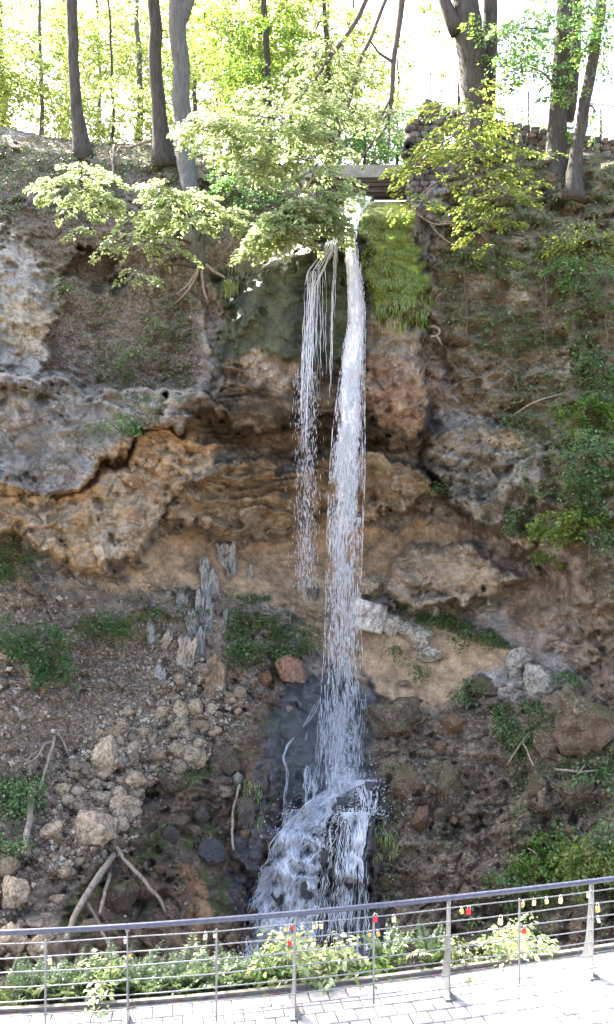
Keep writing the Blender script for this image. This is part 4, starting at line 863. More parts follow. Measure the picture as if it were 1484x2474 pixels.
for k in range(8): c_ = rock_mesh(k+101, 4, .3, .2); c_.materials.append(M['moss_stone']); BIGM.append(c_)
for m_ in SMALL: m_.materials.append(M['stone'])
TINT = dict(buff=(.50, .385, .255), pale=(.53, .46, .36), grey=(.35, .315, .26), dark=(.10, .085, .07), pink=(.36, .2, .125), slate=(.41, .40, .365), brown=(.17, .115, .075), wet=(.085, .085, .09), rust=(.2, .115, .065), tan=(.33, .25, .165), olive=(.09, .07, .042))
k_ = 0
def stone(x, y, w, h, tint, label=None, kind='big', rot=0, name='stone', group=None, depth=None, sink=.2, cat='stone'):
    global k_; k_ += 1
    d = float(grid_at(DG, x, y)[0]); sx, sz = w/F*d/2, h/F*d/2; sy = depth if depth else .5*(sx+sz)*.85
    pool = dict(big=BIG, round=ROUND, moss=BIGM, small=SMALL, slab=SLAB)[kind]
    sink = .72 if kind == 'moss' and sink == .2 else sink; p = P(x, y, d+sy*(sink-.5)*1.2)
    o = link(name, pool[(k_*7) % len(pool)], None, p); o.scale = (sx, sy, sz)
    o.rotation_euler = (rng.normal(0, .12), math.radians(rot), rng.normal(0, .35) if kind != 'slab' else rng.normal(0, .12))
    t = TINT[tint]; j_ = rng.uniform(.86, 1.12); o.color = (*[v*j_*(1+c_*rng.normal(0, .025)) for v, c_ in zip(t, (1, 0, 1))], 1)
    return tag(o, label, cat, group)
SG = 'stones on the slope'
for a in [
 (903, 1420, 70, 56, 'buff', 'rounded buff rock just above the pale flat slab', 'round'),
 (945, 1511, 58, 60, 'pale', 'upright grey stone next right of the pale flat slab', 'big'), (984, 1521, 46, 44, 'pale', 'small pointed pale stone, second in the row right of the slab', 'big'),
 (1018, 1545, 76, 66, 'pale', 'largest knobbly stone of the row along the sand path', 'big'), (1037, 1582, 68, 40, 'pale', 'flat stone at the lower end of the row on the sand path', 'big'),
 (1051, 1478, 24, 36, 'pale', 'thin upright stone in the green under the overhang', 'big'), (975, 1652, 32, 16, 'tan', 'lone small stone lying low on the bare sand', 'big'),
 (1258, 1592, 76, 72, 'grey', 'tall stone at the right end of the sand path', 'round'), (1246, 1630, 34, 50, 'grey', 'narrow stone leaning on the tall stone at the path end', 'big'),
 (1306, 1652, 86, 92, 'grey', 'bulky grey boulder right of the narrow leaning stone', 'big'), (1176, 1660, 104, 70, 'olive', 'broad mossy rock on the lower edge of the sand path', 'moss'),
 (1232, 1678, 60, 50, 'grey', 'brown grey stone between the broad mossy rock and the bulky boulder', 'big'), (1402, 1762, 170, 150, 'brown', 'huge dark brown block at the foot of the ivy slope', 'moss'),
 (1342, 1795, 110, 84, 'olive', 'grassy mound shaped rock below the huge brown block', 'moss'), (1095, 1748, 64, 50, 'rust', 'reddish brown rock under the lower edge of the sand', 'big'),
 (960, 1735, 140, 110, 'olive', 'dark mossy outcrop just right of the falling water', 'moss'), (1072, 1912, 140, 175, 'olive', 'big upright mossy boulder right of the cascade', 'moss'),
 (988, 1890, 96, 96, 'brown', 'brown rock between the cascade and the upright mossy boulder', 'moss'), (1010, 2060, 130, 160, 'brown', 'tapering brown rock below the upright mossy boulder', 'moss'),
 (1300, 1905, 52, 84, 'olive', 'upright moss covered stone under the fallen pale branch', 'moss'), (1388, 1915, 98, 66, 'olive', 'rounded mossy rock right of the upright moss covered stone', 'moss'),
 (1330, 2010, 44, 50, 'olive', 'small mossy knob above the lower right shrubs', 'moss'), (1015, 1975, 40, 60, 'rust', 'rusty stone wedged beside the upright mossy boulder', 'big'), (1000, 1800, 74, 54, 'brown', 'low brown rock above the cascade foot', 'moss'), (1060, 1810, 48, 40, 'rust', 'small rusty rock above the upright mossy boulder', 'big'),
 (705, 1617, 74, 78, 'pink', 'pink cracked rock just left of the falling water', 'big'), (642, 1645, 40, 50, 'rust', 'rust streaked rock left of the pink cracked rock', 'big'),
 (262, 1818, 78, 88, 'buff', 'large buff boulder at the left edge of the rubble', 'big'), (462, 1832, 78, 66, 'buff', 'large yellowish boulder at the right edge of the rubble', 'big', 20), (278, 1770, 70, 34, 'tan', 'flat stone resting above the large buff boulder', 'big'),
 (252, 1874, 46, 36, 'buff', 'rounded stone right below the large buff boulder', 'big'), (298, 1840, 28, 30, 'grey', 'small split stone beside the large buff boulder', 'big'), (320, 1808, 34, 34, 'buff', 'small stone near the split stone', 'big'),
 (364, 1792, 40, 36, 'buff', 'square buff stone in the middle of the rubble', 'big'), (420, 1690, 36, 34, 'buff', 'roundish stone high in the rubble below the leaning wedge', 'big'), (440, 1715, 44, 40, 'buff', 'slanting stone under the roundish high stone', 'big', 30),
 (474, 1712, 34, 46, 'buff', 'upright oval stone in the upper rubble', 'round'), (510, 1715, 36, 34, 'buff', 'round stone right of the upright oval one', 'round'), (432, 1752, 42, 26, 'buff', 'flat slanting stone below the upright oval one', 'big', -20),
 (230, 2010, 108, 98, 'buff', 'very large pale buff boulder at the foot of the rubble', 'big'), (314, 2020, 88, 78, 'olive', 'dark mossy boulder next to the very large buff one', 'moss'), (303, 1950, 82, 66, 'buff', 'broad buff boulder above the dark mossy one', 'big'),
 (122, 2008, 56, 42, 'buff', 'buff stone to the left of the very large boulder', 'big'), (246, 1932, 56, 34, 'buff', 'flattish stone above the very large buff boulder', 'big'), (184, 1916, 50, 36, 'buff', 'buff stone at the upper left of the lower heap', 'big'),
 (215, 1955, 38, 26, 'tan', 'small tan stone lying on the very large boulder', 'big'), (326, 1920, 50, 40, 'buff', 'stone at the head of the broad buff boulder', 'big'), (330, 1880, 54, 36, 'buff', 'half buried stone under the square buff one', 'big'),
 (62, 2062, 24, 26, 'pale', 'small round pale stone at the foot of the grey log', 'round'), (36, 2165, 74, 90, 'buff', 'large buff rock just above the rail on the left edge', 'big'), (20, 2105, 60, 74, 'tan', 'rough tan rock at the left edge above the buff one', 'big'),
 (30, 2278, 76, 84, 'buff', 'buff boulder behind the rail at the far left', 'big'), (95, 2282, 62, 78, 'buff', 'second buff boulder behind the rail, beside the first', 'big', 18), (140, 2178, 48, 28, 'tan', 'flat tan stone over the rail by the thick branch', 'big'),
 (248, 2068, 20, 22, 'pale', 'little white stone by the head of the thick branch', 'small'), (515, 2055, 62, 60, 'wet', 'dark wet rock left of the cascade', 'big'), (574, 2044, 40, 42, 'wet', 'bluish square rock beside the cascade edge', 'big'),
 (488, 1965, 40, 44, 'dark', 'dark round rock in the wet gully', 'big'), (575, 2090, 36, 36, 'olive', 'greenish stone under the bluish square rock', 'big'), (545, 1915, 40, 34, 'tan', 'tan stone jutting from the wet gully wall', 'big'),
 (440, 1990, 46, 40, 'brown', 'brown stone in the middle of the wet gully', 'big'), (415, 2020, 44, 50, 'dark', 'dark stone left of the brown gully stone', 'big'), (210, 2120, 74, 60, 'olive', 'mossy stone behind the head of the thick branch', 'moss'),
 (290, 2180, 90, 120, 'olive', 'tall mossy rock standing behind the crossed branches', 'moss'), (400, 1885, 80, 60, 'olive', 'mossy ledge rock under the yellowish boulder', 'moss'), (560, 1850, 60, 60, 'olive', 'mossy dark knob left of the falling water', 'moss'),
 (212, 2330, 90, 130, 'olive', 'mossy rock behind the rail beside the left ferns', 'moss'), (640, 1900, 60, 130, 'wet', 'steep dark wet rock left of the cascade', 'moss'), (595, 1985, 50, 120, 'wet', 'dark mossy rock rib with a hanging root', 'moss'),
 (830, 1938, 40, 26, 'wet', 'wet black stone splitting the cascade', 'big'), (905, 1905, 44, 30, 'wet', 'wet dark stone at the right shoulder of the cascade', 'big'), (925, 1960, 40, 50, 'wet', 'black stone at the right edge of the cascade', 'moss'),
 (700, 2085, 26, 34, 'wet', 'small black stone breaking the left part of the cascade', 'big'), (668, 2170, 30, 26, 'wet', 'black stone low in the left fan of the cascade', 'big'), (758, 2010, 22, 30, 'wet', 'narrow black stone near the top of the left cascade', 'big'), (742, 2150, 30, 40, 'wet', 'black stone in the middle of the cascade fan', 'big'), (650, 2090, 30, 44, 'wet', 'black stone on the left border of the cascade', 'big'), (790, 2060, 26, 70, 'wet', 'tall black rib between the two arms of the cascade', 'big'), (842, 2140, 24, 40, 'wet', 'black stone under the right arm of the cascade', 'big'),
 (705, 1765, 60, 50, 'wet', 'wet rounded rock left of the falling spray', 'big'), (745, 1840, 50, 36, 'wet', 'low wet rock that splits a side trickle', 'big'),
 (455, 1375, 30, 20, 'tan', 'small tan stone under the long overhang', 'big'), (330, 1480, 24, 30, 'buff', 'small buff stone on the dirt left of the slate', 'big'), (240, 1497, 34, 20, 'buff', 'low buff stone on the dirt slope', 'big'),
 (70, 1452, 40, 26, 'tan', 'stone at the left end of the dirt under the ochre rock', 'big'), (225, 2240, 60, 40, 'tan', 'tan rock behind the left stretch of rail', 'big'), (575, 1880, 30, 30, 'grey', 'grey chip stuck above the hanging root', 'small')]:
    stone(*a[:5], label=a[5], kind=a[6], sink=-.15 if 930 < a[0] < 1060 and 1500 < a[1] < 1600 else (.35 if a[0] in (1072, 1388, 960, 1402, 1176, 1342) else .2), rot=a[7] if len(a) > 7 else rng.normal(0, 10), name='boulder' if a[2]*a[3] > 4200 else 'stone', group=None)
sb = rough_block(.95, .42, .76, 77, .012, 6, .05); sd0 = float(grid_at(DG, 884, 1488)[0])
o = link('rock_slab', sb, None, P(884, 1488, sd0-.8)); o.rotation_euler = (-.12, math.radians(17), .25); o.color = (.6, .55, .46, 1); tag(o, 'large flat pale slab tipped against the sand path beside the fall', 'slab')
# upright slate slabs
for (x, y, w, h, rot, lab, tint) in [
 (550, 1352, 46, 82, 2, 'widest pale slate slab upright under the long overhang', 'slate'), (605, 1386, 13, 48, 3, 'thin pale splinter standing right of the widest slab', 'pale'), (498, 1410, 24, 110, -6, 'long leaning slate slab below the overhang', 'slate'), (520, 1425, 22, 90, -3, 'slate slab tight against the right of the long leaning one', 'slate'),
 (483, 1470, 20, 80, 2, 'narrow slate slab at the foot of the long leaning one', 'slate'), (505, 1490, 18, 90, 3, 'slender slate rib low between the slabs', 'slate'), (452, 1585, 42, 96, 8, 'white faced slate slab low on the slope', 'pale'), (482, 1570, 22, 110, 3, 'tall slate slab behind the white faced one', 'slate'),
 (466, 1515, 30, 70, -12, 'broken grey slab above the white faced one', 'slate'), (366, 1532, 15, 60, -4, 'thin slab alone on the left of the rubble', 'slate'), (403, 1545, 20, 40, 30, 'small tipped slab beside the thin lone one', 'pale'), (390, 1635, 24, 54, -8, 'blue grey slab low on the left of the slates', 'slate'),
 (437, 1640, 14, 50, 8, 'little brown slab below the white faced one', 'tan'), (733, 1432, 20, 46, -14, 'tilted pale slab half hidden beside the falling water', 'pale'), (760, 1440, 14, 34, 12, 'small dark slab behind the falling water', 'grey'), (520, 1640, 46, 104, 6, 'big wedge shaped block leaning above the rubble', 'tan'),
 (553, 1395, 10, 30, 4, 'tiny slate splinter below the widest slab', 'pale'), (440, 1450, 26, 40, 4, 'crumbling slate piece left of the slabs', 'slate'), (372, 1460, 16, 34, 0, 'small upright slab on the dirt', 'slate'), (545, 1490, 10, 40, 4, 'thin slate blade beside the bushes', 'slate')]:
    stone(x, y, w*1.05, h*1.02, tint, label=lab, kind='slab', rot=rot, name='rock_slab', depth=.09 if w < 40 else .16, cat='slab')
# loose rubble: the larger pieces one by one
def rubble(poly, n, lo, hi, tints, label, group, kind='small'):
    q = in_poly(poly, n)
    for x, y in q:
        w = lo+(hi-lo)*rng.random()**2.5; stone(x, y, w, w*rng.uniform(.55, 1.0), tints[rng.integers(len(tints))], label, kind, rng.normal(0, 35), 'rubble_stone', group, sink=.25)
rubble(POLY['buff'], 225, 13, 46, ['buff', 'buff', 'tan', 'tan'], 'small buff stone lying loose in the rubble heap', 'loose buff stones of the rubble heap')
rubble(POLY['dark'], 50, 12, 32, ['brown', 'dark', 'rust', 'tan'], 'dark wet stone lodged in the gully left of the cascade', 'dark stones lodged in the gully')
rubble([(930, 1700), (1060, 1730), (1180, 1740), (1230, 1850), (1180, 2000), (960, 1950), (930, 1800)], 22, 10, 26, ['brown', 'rust', 'dark', 'tan'], 'small brown stone on the slope right of the cascade', 'small brown stones right of the cascade')
# fine rubble and dead leaves, past counting
def scatter_mesh(name, kind_, pts, size, mat, parent=None):
    if kind_ == 'rock':
        u = np.array([(0, 0, 1), (.9, .1, .1), (-.2, .9, 0), (-.8, -.3, .2), (.1, -.9, -.1), (.1, .1, -.8)]); n = len(pts)
        ax = rng.random((n, 3))*.7+.5; a = rng.random(n)*6.28; R = np.stack([np.cos(a), -np.sin(a), np.sin(a), np.cos(a)], 1).reshape(n, 2, 2)
        v = u[None]*ax[:, None]*size[:, None, None]; v[:, :, [0, 2]] = np.einsum('nij,nkj->nki', R, v[:, :, [0, 2]])
        tri = np.array([(0, 1, 2), (0, 2, 3), (0, 3, 4), (0, 4, 1), (5, 2, 1), (5, 3, 2), (5, 4, 3), (5, 1, 4)])
        return link(name, mesh_np(name, (pts[:, None]+v).reshape(-1, 3), (np.arange(n)[:, None, None]*6+tri[None]).reshape(-1, 3), mat, False), parent)
s = NT('rubble'); g_ = s.n('NewGeometry'); M['rubble'] = s.pbr(s.ramp(g_.outputs['Random Per Island'], (0, (.14, .1, .07)), (.35, (.25, .19, .13)), (.75, (.38, .3, .21)), (1, (.46, .42, .35))), .9, spec=.2)
s = NT('dark_rubble'); g_ = s.n('NewGeometry'); M['rubble_dark'] = s.pbr(s.ramp(g_.outputs['Random Per Island'], (0, (.05, .04, .03)), (.5, (.13, .09, .06)), (.9, (.22, .14, .085)), (1, (.3, .25, .18))), .7, spec=.3)
q = np.vstack([in_poly(POLY['buff'], 8500), in_poly([(340, 1420), (560, 1420), (560, 1640), (350, 1640)], 700), in_poly([(-60, 1480), (330, 1480), (420, 1700), (150, 1900), (60, 2250), (-60, 2300)], 1500), in_poly([(60, 1390), (330, 1390), (380, 1500), (100, 1480)], 300)])
tag(scatter_mesh('rubble', 'rock', surf(q[:, 0], q[:, 1], .01), .018+.075*rng.random(len(q))**4, M['rubble']), 'fine buff rubble strewn over the slope', kind='stuff')
q = np.vstack([in_poly(POLY['dark'], 1500), in_poly([(930, 1690), (1250, 1700), (1300, 2200), (930, 2250)], 900), in_poly([(1040, 880), (1250, 880), (1300, 1250), (1080, 1250)], 200)])
tag(scatter_mesh('debris', 'rock', surf(q[:, 0], q[:, 1], .01), .018+.05*rng.random(len(q))**3, M['rubble_dark']), 'dark stony debris on the wet slopes', kind='stuff')
def face_leaves(q, L, lift=.03, up=.6, wr=.6):
    p = surf(q[:, 0], q[:, 1], lift); n = len(p); nr = grid_at(GN, q[:, 0], q[:, 1])+rng.normal(0, .5, (n, 3)); nr[:, 2] += up
    return leaf_quads(p+rng.normal(0, .02, (n, 3)), rng.normal(0, 1, (n, 3))+np.array((0, 0, -.6)), nr, L*(.6+.7*rng.random(n)), wr)
q = np.vstack([in_poly(POLY['soil_l'], 3500), in_poly(POLY['bank_l'], 4500), in_poly([(-100, 1480), (300, 1500), (400, 1700), (200, 1900), (60, 2200), (-100, 2300)], 4500), in_poly([(930, 1700), (1484, 1750), (1560, 2300), (930, 2300)], 4500), in_poly(POLY['right'], 3000)])
V, Q = face_leaves(q, .055); tag(link('leaf_litter', mesh_np('leaf_litter', V, Q, M['litter'])), 'brown dead leaves caught on the slopes', kind='stuff')

# ------------------------------------------------------------------ moss and creeping green
def tufts(poly, n, L, lean=.25):
    q = in_poly(poly, n); e_ = sdf(poly, q[:, 0], q[:, 1])/34+fbm(np.c_[q*.02, np.zeros(n)], 3, 511)*3; q = q[rng.random(n) < .25+e_]; p = surf(q[:, 0], q[:, 1], .02); m = len(p)
    d = np.stack([rng.normal(0, .15, m), -.35-.3*rng.random(m), -np.ones(m)], 1); nr = np.stack([rng.normal(0, .3, m), -np.ones(m), np.full(m, .4)], 1)
    return leaf_quads(p, d, nr, L*(.5+.9*rng.random(m)), .16)
vs, qs, b_ = [], [], 0
for V, Q in (tufts(POLY['moss'], 14000, .075), tufts([(890, 720), (1050, 720), (1040, 790), (960, 795), (910, 770)], 900, .2), tufts([(560, 1880), (650, 1880), (640, 2010), (580, 2010)], 700, .1), tufts([(905, 1990), (960, 1980), (960, 2060), (900, 2080)], 600, .12)):
    vs.append(V); qs.append(Q+b_); b_ += len(V)
tag(link('moss', mesh_np('moss', np.vstack(vs), np.vstack(qs), M['moss'])), 'bright hanging moss on the bulge beside the lip', kind='stuff')
vs, qs, b_ = [], [], 0
for poly, n in (([(1060, 640), (1190, 560), (1320, 560), (1484, 480), (1560, 600), (1560, 1400), (1400, 1300), (1300, 1280), (1250, 1150), (1230, 900), (1080, 820)], 9000), ([(1380, 820), (1560, 760), (1560, 1330), (1300, 1300), (1280, 1180), (1360, 1050)], 7500), ([(1220, 1230), (1560, 1200), (1560, 1310), (1230, 1300)], 3000),
                ([(220, 700), (490, 660), (460, 960), (300, 1060), (230, 900)], 2200), ([(-40, 310), (520, 360), (640, 400), (700, 520), (560, 600), (380, 560), (60, 500), (-40, 560)], 9500), ([(1040, 520), (1240, 470), (1340, 500), (1300, 700), (1080, 640)], 2200), ([(1200, 330), (1560, 370), (1560, 560), (1380, 600), (1240, 500)], 3000), ([(560, 1440), (640, 1430), (780, 1530), (760, 1600), (600, 1640), (540, 1560)], 2600), ([(560, 1440), (660, 1440), (720, 1530), (570, 1580)], 900),
                ([(950, 1452), (1060, 1474), (1200, 1522), (1240, 1568), (1180, 1556), (1040, 1506), (960, 1474)], 1500), ([(1180, 1700), (1300, 1690), (1330, 1800), (1230, 1840)], 1800), ([(1120, 1640), (1150, 1640), (1150, 1720), (1120, 1700)], 300), ([(1240, 1790), (1500, 1760), (1560, 2250), (1220, 2260)], 2600),
                ([(-60, 1300), (60, 1280), (40, 1420), (-60, 1400)], 700), ([(-60, 1880), (110, 1860), (110, 1960), (-60, 1990)], 900), ([(-60, 2000), (60, 1990), (60, 2080), (-60, 2080)], 300), ([(340, 1420), (560, 1400), (560, 1460), (360, 1560), (300, 1520)], 350), ([(930, 1850), (970, 1850), (960, 2200), (930, 2200)], 250)):
    q = in_poly(poly, n); keep = fbm(np.c_[q*.012, np.zeros(len(q))], 3, 501) > -.08; V, Q = face_leaves(q[keep], .075, .08, .9, .7); vs.append(V); qs.append(Q+b_); b_ += len(V)
tag(link('ground_ivy', mesh_np('ground_ivy', np.vstack(vs), np.vstack(qs), M['ivy'])), 'small green creepers spread over the rock face', kind='stuff')
# distinct shrubs and seedlings
def shrub(x, y, rx, ry, n, mat, label, leaf=.085, k=30, L=.42, lift=.3, name='shrub', cat='shrub', droop=.5):
    d = float(grid_at(DG, x, y)[0])-lift; loc = P(x, y+ry*.8, d+lift*.8); t = thing(name, label, cat, loc)
    c0 = ellips(x, y, d, rx, ry, min(.4, rx/F*d*.6), n); cen = P(x, y, d)
    az = np.arctan2(c0[:, 0]-cen[0], -np.abs(c0[:, 1]-cen[1])-.15)+rng.normal(0, .6, n)
    V, Q = spray_leaves(c0, az, L*(.6+.7*rng.random(n)), k, leaf, .7, droop, .5)
    link('foliage', mesh_np('foliage', V-loc, Q, M[mat]), t)['kind'] = 'stuff'
    tw = MB(); base = loc+np.array((0, .1, 0))
    for m in range(min(n, 9)): tw.tube(smooth_path([base, (base+c0[m])/2+np.array((0, -.05, .08)), c0[m]], 6)-loc, np.linspace(.011, .004, 6), 4, caps=False)
    tw.build('stems', M['twig'], t, True)['kind'] = 'stuff'; return t
for a in [
 (600, 440, 90, 55, 60, 'leaf_cool', 'deep green bush between the grey beech and the footbridge'), (560, 400, 50, 30, 22, 'leaf_mid', 'small green bush right behind the grey beech'), (640, 480, 60, 40, 26, 'leaf_cool', 'lower green bush on the bank left of the lip'),
 (110, 1550, 52, 80, 60, 'leaf_cool', 'tall green shrub on the dirt slope at the left'), (130, 1620, 34, 46, 20, 'leaf_cool', 'lower half bush hanging under the tall left shrub'), (15, 1540, 34, 60, 22, 'leaf_cool', 'green shrub cut by the left edge of the view'), (262, 1507, 28, 30, 14, 'leaf_cool', 'small green bush left of the slate slabs'), (292, 1490, 34, 60, 12, 'leaf_mid', 'thin yellowish plant above the small green bush'),
 (20, 1345, 44, 46, 22, 'leaf_cool', 'bush hanging at the left edge under the ochre rock'), (190, 1500, 30, 18, 8, 'ivy', 'low sprig on the dirt between the left bushes'), (40, 1912, 60, 36, 26, 'leaf_cool', 'dense low bush left of the grey log'), (15, 2030, 36, 30, 12, 'leaf_cool', 'small bush under the grey log at the left edge'),
 (630, 1490, 56, 44, 30, 'ivy', 'bushy green patch above the pink cracked rock'), (590, 1560, 40, 30, 14, 'ivy', 'low green patch left of the pink cracked rock'), (700, 1560, 50, 26, 14, 'ivy', 'sparse green patch next to the falling water'), (472, 1475, 14, 18, 5, 'ivy', 'little tuft on top of the slate slabs'), (372, 1472, 18, 14, 5, 'ivy', 'little green tuft on the dirt under the ochre rock'),
 (295, 1030, 46, 26, 16, 'leaf_cool', 'sprig of pale leaves on the grey rock above the ochre overhang'), (340, 870, 40, 46, 16, 'ivy', 'creeping plant in the middle of the left rock face'), (370, 800, 26, 40, 9, 'ivy', 'creeping sprig above the creeping plant on the left face'), (150, 690, 30, 26, 8, 'ivy', 'small plant beside the hollow in the left rock'),
 (1410, 590, 95, 55, 60, 'leaf_young', 'wide layered bush on the right of the upper cliff'), (1420, 660, 90, 45, 44, 'leaf_cool', 'layered bush just below the wide one on the upper right'), (1420, 730, 70, 40, 18, 'ivy', 'lower bush of the upper right bank'), (1280, 800, 46, 40, 14, 'ivy', 'wispy bush in the middle of the right cliff'), (1210, 810, 36, 60, 16, 'ivy', 'trailing plant on the right cliff under the pale rib'),
 (1415, 1000, 66, 55, 44, 'leaf_mid', 'green bush halfway down the right edge'), (1440, 1090, 66, 66, 50, 'leaf_cool', 'fuller green bush below the halfway one at right'), (1390, 1160, 70, 46, 28, 'ivy', 'dark green bush over the right overhang'), (1385, 1262, 95, 36, 50, 'leaf_young', 'bright layered bush spreading over the right overhang', .12), (1270, 1260, 44, 30, 16, 'leaf_cool', 'small green bush left of the bright layered one'), (1320, 1340, 24, 36, 8, 'leaf_mid', 'pale thin plant hanging under the bright layered bush'),
 (1455, 900, 44, 70, 24, 'leaf_cool', 'upright green bush at the right edge of the cliff'), (1262, 1015, 26, 22, 7, 'leaf_cool', 'lone leafy sprig on the right cliff'), (1062, 1180, 16, 16, 5, 'leaf_cool', 'tiny green sprig on the black streaked rock'), (1150, 620, 40, 40, 12, 'ivy', 'weedy tuft on the cliff below the young beech'),
 (1045, 1488, 50, 10, 12, 'ivy', 'green strip of plants under the right overhang'), (1140, 1532, 60, 12, 16, 'ivy', 'green strip of plants along the inner path edge'), (966, 1566, 18, 12, 5, 'ivy', 'green tuft below the row of path stones'), (1012, 1606, 16, 10, 5, 'ivy', 'little green tuft under the flat path stone'), (1132, 1652, 12, 24, 5, 'leaf_cool', 'green tuft on the left of the broad mossy rock'), (1360, 1625, 30, 18, 7, 'leaf_cool', 'green tuft right of the bulky grey boulder'),
 (1275, 1740, 60, 50, 22, 'ivy', 'grassy green patch left of the huge brown block'), (1440, 1860, 50, 30, 12, 'leaf_cool', 'leafy tuft under the huge brown block'), (1440, 2080, 75, 66, 60, 'leaf_young', 'big light green shrub at the lower right edge'), (1365, 2040, 66, 60, 40, 'leaf_mid', 'dull green shrub left of the big light one'), (1300, 2100, 70, 46, 26, 'leaf_mid', 'thin shrub behind the right stretch of rail'), (1230, 2120, 40, 34, 10, 'leaf_cool', 'small plant on the bank above the right rail'), (1470, 1990, 40, 50, 16, 'leaf_cool', 'upright shrub on the right edge above the big light one'),
 (1180, 2200, 70, 40, 14, 'ivy', 'low bush behind the right part of the rail'), (1240, 2260, 60, 40, 14, 'ivy', 'dark bush low behind the right rail')]:
    shrub(*a[:7], **({'leaf': a[7]} if len(a) > 7 else {}))
# hanging dry grass, roots
def strands_plant(name, label, cat, x, y, rx, n, L, mat, spread=.5):
    loc = surf(x, y, .05)[0]; t = thing(name, label, cat, loc); q = np.c_[rng.normal(x, rx, n), rng.normal(y, rx*.7, n)]; p = surf(q[:, 0], q[:, 1], .03); mb = MB()
    for c in p:
        l = L*rng.uniform(.5, 1.2); dx = rng.normal(0, spread)
        mb.tube(np.array([c, c+np.array((dx*.12, -.14, .1*l)), c+np.array((dx*.3*l, -.2, -.35*l)), c+np.array((dx*.35*l, -.17, -l))])-loc, (.006, .006, .005, .002), 3, caps=False)
    mb.build('blades', M[mat], t)['kind'] = 'stuff'
strands_plant('grass_tuft', 'pale dry grass tuft drooping from the ledge left of the fall', 'grass', 598, 640, 13, 420, .42, 'dry_grass', .9)
strands_plant('grass_tuft', 'yellow green grass hanging under the dry tuft', 'grass', 558, 690, 7, 160, .3, 'moss', .8)
strands_plant('hanging_roots', 'fringe of pale roots hanging below the bright moss bulge', 'roots', 945, 768, 18, 40, .3, 'dry_grass', .1)
def wood(name, label, cat, paths, mat='dead'):
    a = paths[0]; loc = surf(a[0][0], a[0][1], .1)[0]; t = thing(name, label, cat, loc)
    for j, pa in enumerate(paths):
        pts = [surf(q[0], q[1], q[3] if len(q) > 3 else .12)[0] for q in pa]; r = [q[2]/F*p[1]/2 for q, p in zip(pa, pts)]
        s_ = smooth_path(np.c_[np.array(pts), r], max(8, 4*len(pa))); p = s_[:, :3]+fbm(s_[:, :3]*2.5, 2, 600+j)[:, None]*.06
        mb = MB(); mb.tube(p-loc, s_[:, 3], 7, .08); mb.build('stem' if j == 0 else 'side_branch', M[mat], t, True)
    return t
